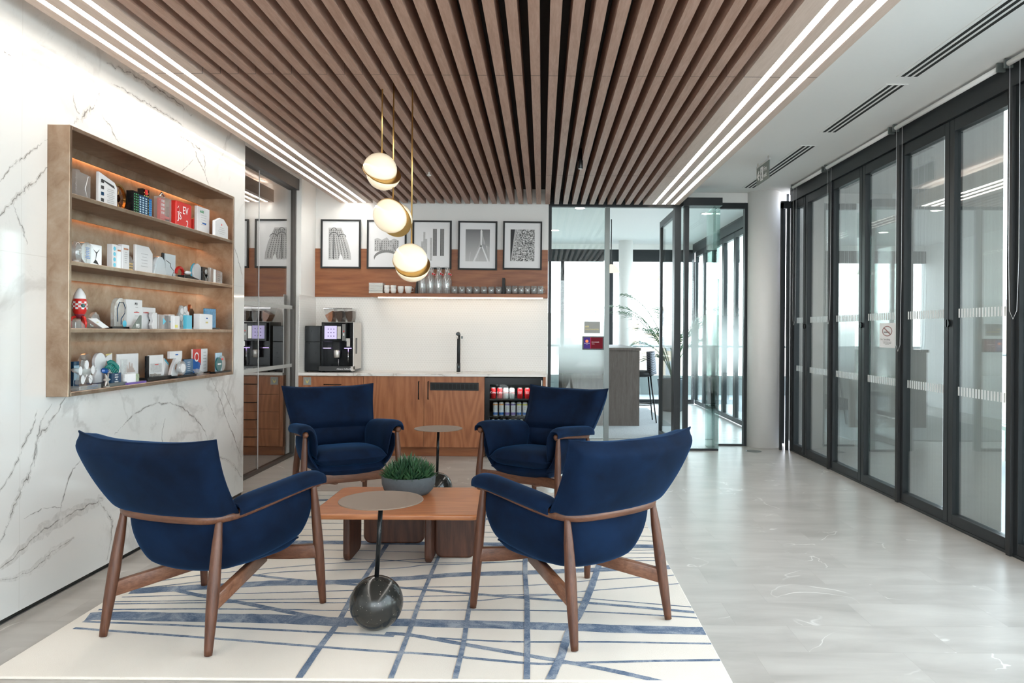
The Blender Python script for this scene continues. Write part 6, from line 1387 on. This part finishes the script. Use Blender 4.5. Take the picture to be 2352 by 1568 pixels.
t, W_, h = tro('steel_star', 238, 252, 855, 3, 'small steel star before the blue crystal', 'trophy', -2.34); plq(t, [(W_*.6*(1 if k % 2 == 0 else .42)*math.cos(2*PI*k/12), h*.5+h*.5*(1 if k % 2 == 0 else .42)*math.sin(2*PI*k/12)) for k in range(12)], M['steel'], .01); MB().box(-.008, .008, -W_*.3, W_*.3, 0, .006).build('foot', M['steel'], t)
t, W_, h = tro('skyline_plaque', 268, 316, 812, 3, 'large clear plaque etched with a city skyline', 'trophy', -2.43); plq(t, rect(W_, .008, h), FA, .012); MB().box(-.025, .025, -W_*.5, W_*.6, 0, .0078).build('base', M['black'], t); q = [(-W_*.15, h*.35)]
for k, hh_ in enumerate((.5, .62, .48, .7, .55, .66, .5, .42)): q += [(-W_*.15+W_*.06*k, h*hh_), (-W_*.15+W_*.06*(k+.7), h*hh_)]
q += [(W_*.34, h*.35)]; MB().prism(q, .0062, .0072, 'x').build('skyline', mat('beige_etch', (.48, .40, .36), .6), t); text('lettering', 'Allen', h*.09, mat('purple_ink', (.10, .05, .16), .5), t, T(-W_*.1, h*.2, .0068))
t, W_, h = tro('slim_clear_column', 279, 289, 826, 3, 'slim clear column before the skyline plaque', 'trophy', -2.36); MB().box(-.008, .008, -W_/2, W_/2, 0, h).build('block', AC, t, bevel=.001); lines(t, W_, h*.3, h*.8, 8, gl, .0085)
t, W_, h = tro('colour_cube_award', 289, 317, 858, 3, 'low white cube with a coloured picture and violet base', 'trophy', -2.345); MB().box(-.015, .015, -W_*.5, W_*.1, .012, h).build('block', M['paper'], t, bevel=.001); MB().box(-.012, .012, W_*.11, W_*.42, .012, h*.95).build('picture_block', mat('coloured_print', (.35, .42, .28), .4, var=.9, vs=120), t); MB().box(-.022, .022, -W_*.6, W_*.9, 0, .0118).build('violet_base', mat('violet_acrylic', (.16, .10, .34), .15), t)
t, W_, h = tro('dancer_plaque', 338, 375, 815, 3, 'clear grey plaque over silver lettering on a black base', 'trophy', -2.40); plq(t, rect(W_*.92, .022, h), FA, .012); MB().box(-.03, .03, -W_*.75, W_*.75, 0, .0218).build('base', M['black'], t, bevel=.001); MB().box(-.01, .01, -W_*.54, -W_*.47, .022, h*.97).build('dark_post', M['black'], t); MB().box(.0062, .007, -W_*.36, W_*.34, h*.3, h*.66).build('grey_panel', M['litink'], t); MB().box(.0072, .008, -W_*.1, W_*.12, h*.60, h*.63).build('red_mark', M['red'], t)
text('lettering', 'SpiritDancer', h*.15, M['steel'], t, T(-W_*.50, .026, .022), .004)
t, W_, h = tro('blue_edged_crystal', 372, 384, 822, 3, 'crystal slab with a pale blue edge behind the silver lettering', 'trophy', -2.46); plq(t, [(-W_*.5, 0), (W_*.5, 0), (W_*.5, h*.7), (-W_*.3, h)], FA, .02); MB().prism([(-W_*.3, h), (W_*.5, h*.7), (W_*.5, h*.6), (-W_*.3, h*.88)], .0102, .0115, 'x').build('blue_edge', M['cyan'], t)
t, W_, h = tro('numeral_seven_trophy', 388, 415, 806, 3, 'frosted trophy shaped like the numeral 7', 'trophy', -2.41); plq(t, [(-W_*.5, h), (W_*.5, h), (W_*.5, h*.72), (W_*.2, h*.35), (W_*.1, 0), (-W_*.5, 0), (-W_*.3, h*.4), (W_*.0, h*.72), (-W_*.5, h*.72)], FA, .022); MB().box(.0112, .0125, -W_*.1, W_*.12, h*.84, h*.88).build('blue_mark', M['blue'], t); MB().prism([(-W_*.15, h*.3), (-W_*.02, h*.5), (.05*W_, h*.5), (-W_*.08, h*.3)], .0112, .012, 'x').build('orange_mark', M['orange'], t)
t, W_, h = tro('round_paperweight', 404, 429, 829, 3, 'thick round glass disc on a black plinth', 'trophy', -2.365); plq(t, disc(0, .014+(h-.014)/2, (h-.014)/2, 30), AC, .025, bev=.004); plq(t, disc(0, .014+(h-.014)/2, (h-.014)*.33, 24), FA, .027, 'etched_face'); MB().box(-.025, .025, -W_*.7, W_*1.1, 0, .0135).build('plinth', M['black'], t)
t, W_, h = tro('slate_blue_plaque', 421, 441, 824, 3, 'slate blue plaque right of the round glass disc', 'trophy', -2.42); plq(t, rect(W_, .0, h), M['navy'], .014); MB().box(.0072, .008, -W_*.5, W_*.5, .02, h*.98).build('blue_face', mat('slate_blue', (.08, .17, .28), .3), t); lines(t, W_, h*.3, h*.8, 5, M['label'], .0086, .5)
t, W_, h = tro('red_white_blue_plaque', 441, 475, 801, 3, 'red white and blue plaque with an oval emblem', 'trophy', -2.45); plq(t, rect(W_, .008, h), M['paper'], .012); MB().box(-.02, .02, -W_*.5, W_*.6, 0, .0078).build('base', M['black'], t)
MB().prism([(-W_*.5, h*.35), (W_*.04, h*.35), (W_*.04, h), (-W_*.5, h)], .0062, .0072, 'x').build('red_field', M['red'], t); MB().prism([(-W_*.5, .01), (-W_*.1, .01), (W_*.0, h*.42), (-W_*.5, h*.62)], .0074, .0080, 'x').build('blue_field', M['blue'], t)
MB().prism([(-W_*.27+W_*.15*math.cos(a), h*.68+h*.19*math.sin(a)) for a in [2*PI*k/20 for k in range(20)]], .0082, .009, 'x').build('oval_emblem', M['label'], t); MB().prism([(-W_*.27+W_*.10*math.cos(a), h*.68+h*.13*math.sin(a)) for a in [2*PI*k/20 for k in range(20)]], .0092, .0098, 'x').build('emblem_centre', M['red'], t); lines(t, W_, h*.2, h*.85, 6, gl, .0072, .7, y0=W_*.12, y1=W_*.46)
t, W_, h = tro('glass_wedge', 445, 466, 846, 3, 'angular clear wedge lying before the red white and blue plaque', 'trophy', -2.37); plq(t, [(-W_*.5, h*.9), (-W_*.2, h), (W_*.5, .01), (W_*.3, 0), (-W_*.1, 0)], AC, .02)
t, W_, h = tro('teal_disc_trophy', 488, 519, 810, 3, 'clear rounded trophy with a teal sail at the right end of the lowest shelf', 'trophy', -2.35); plq(t, disc(W_*.12, .012+h*.38, h*.40, 24), AC, .02); plq(t, rect(W_*.42, .012, h), M['paleblue'], .012, 'pale_slab', -.006); plq(t, disc(-W_*.18, .012+h*.36, h*.34, 24), mat('dark_teal', (.02, .12, .13), .2), .012, 'teal_disc', .012); MB().box(-.02, .024, -W_*.5, W_*.6, 0, .0118).build('base', M['black'], t); MB().box(.0182, .019, -W_*.3, -W_*.05, h*.42, h*.48).build('white_mark', M['label'], t); MB().box(.0102, .0112, W_*.05, W_*.18, h*.62, h*.72).build('red_mark', M['red'], t)
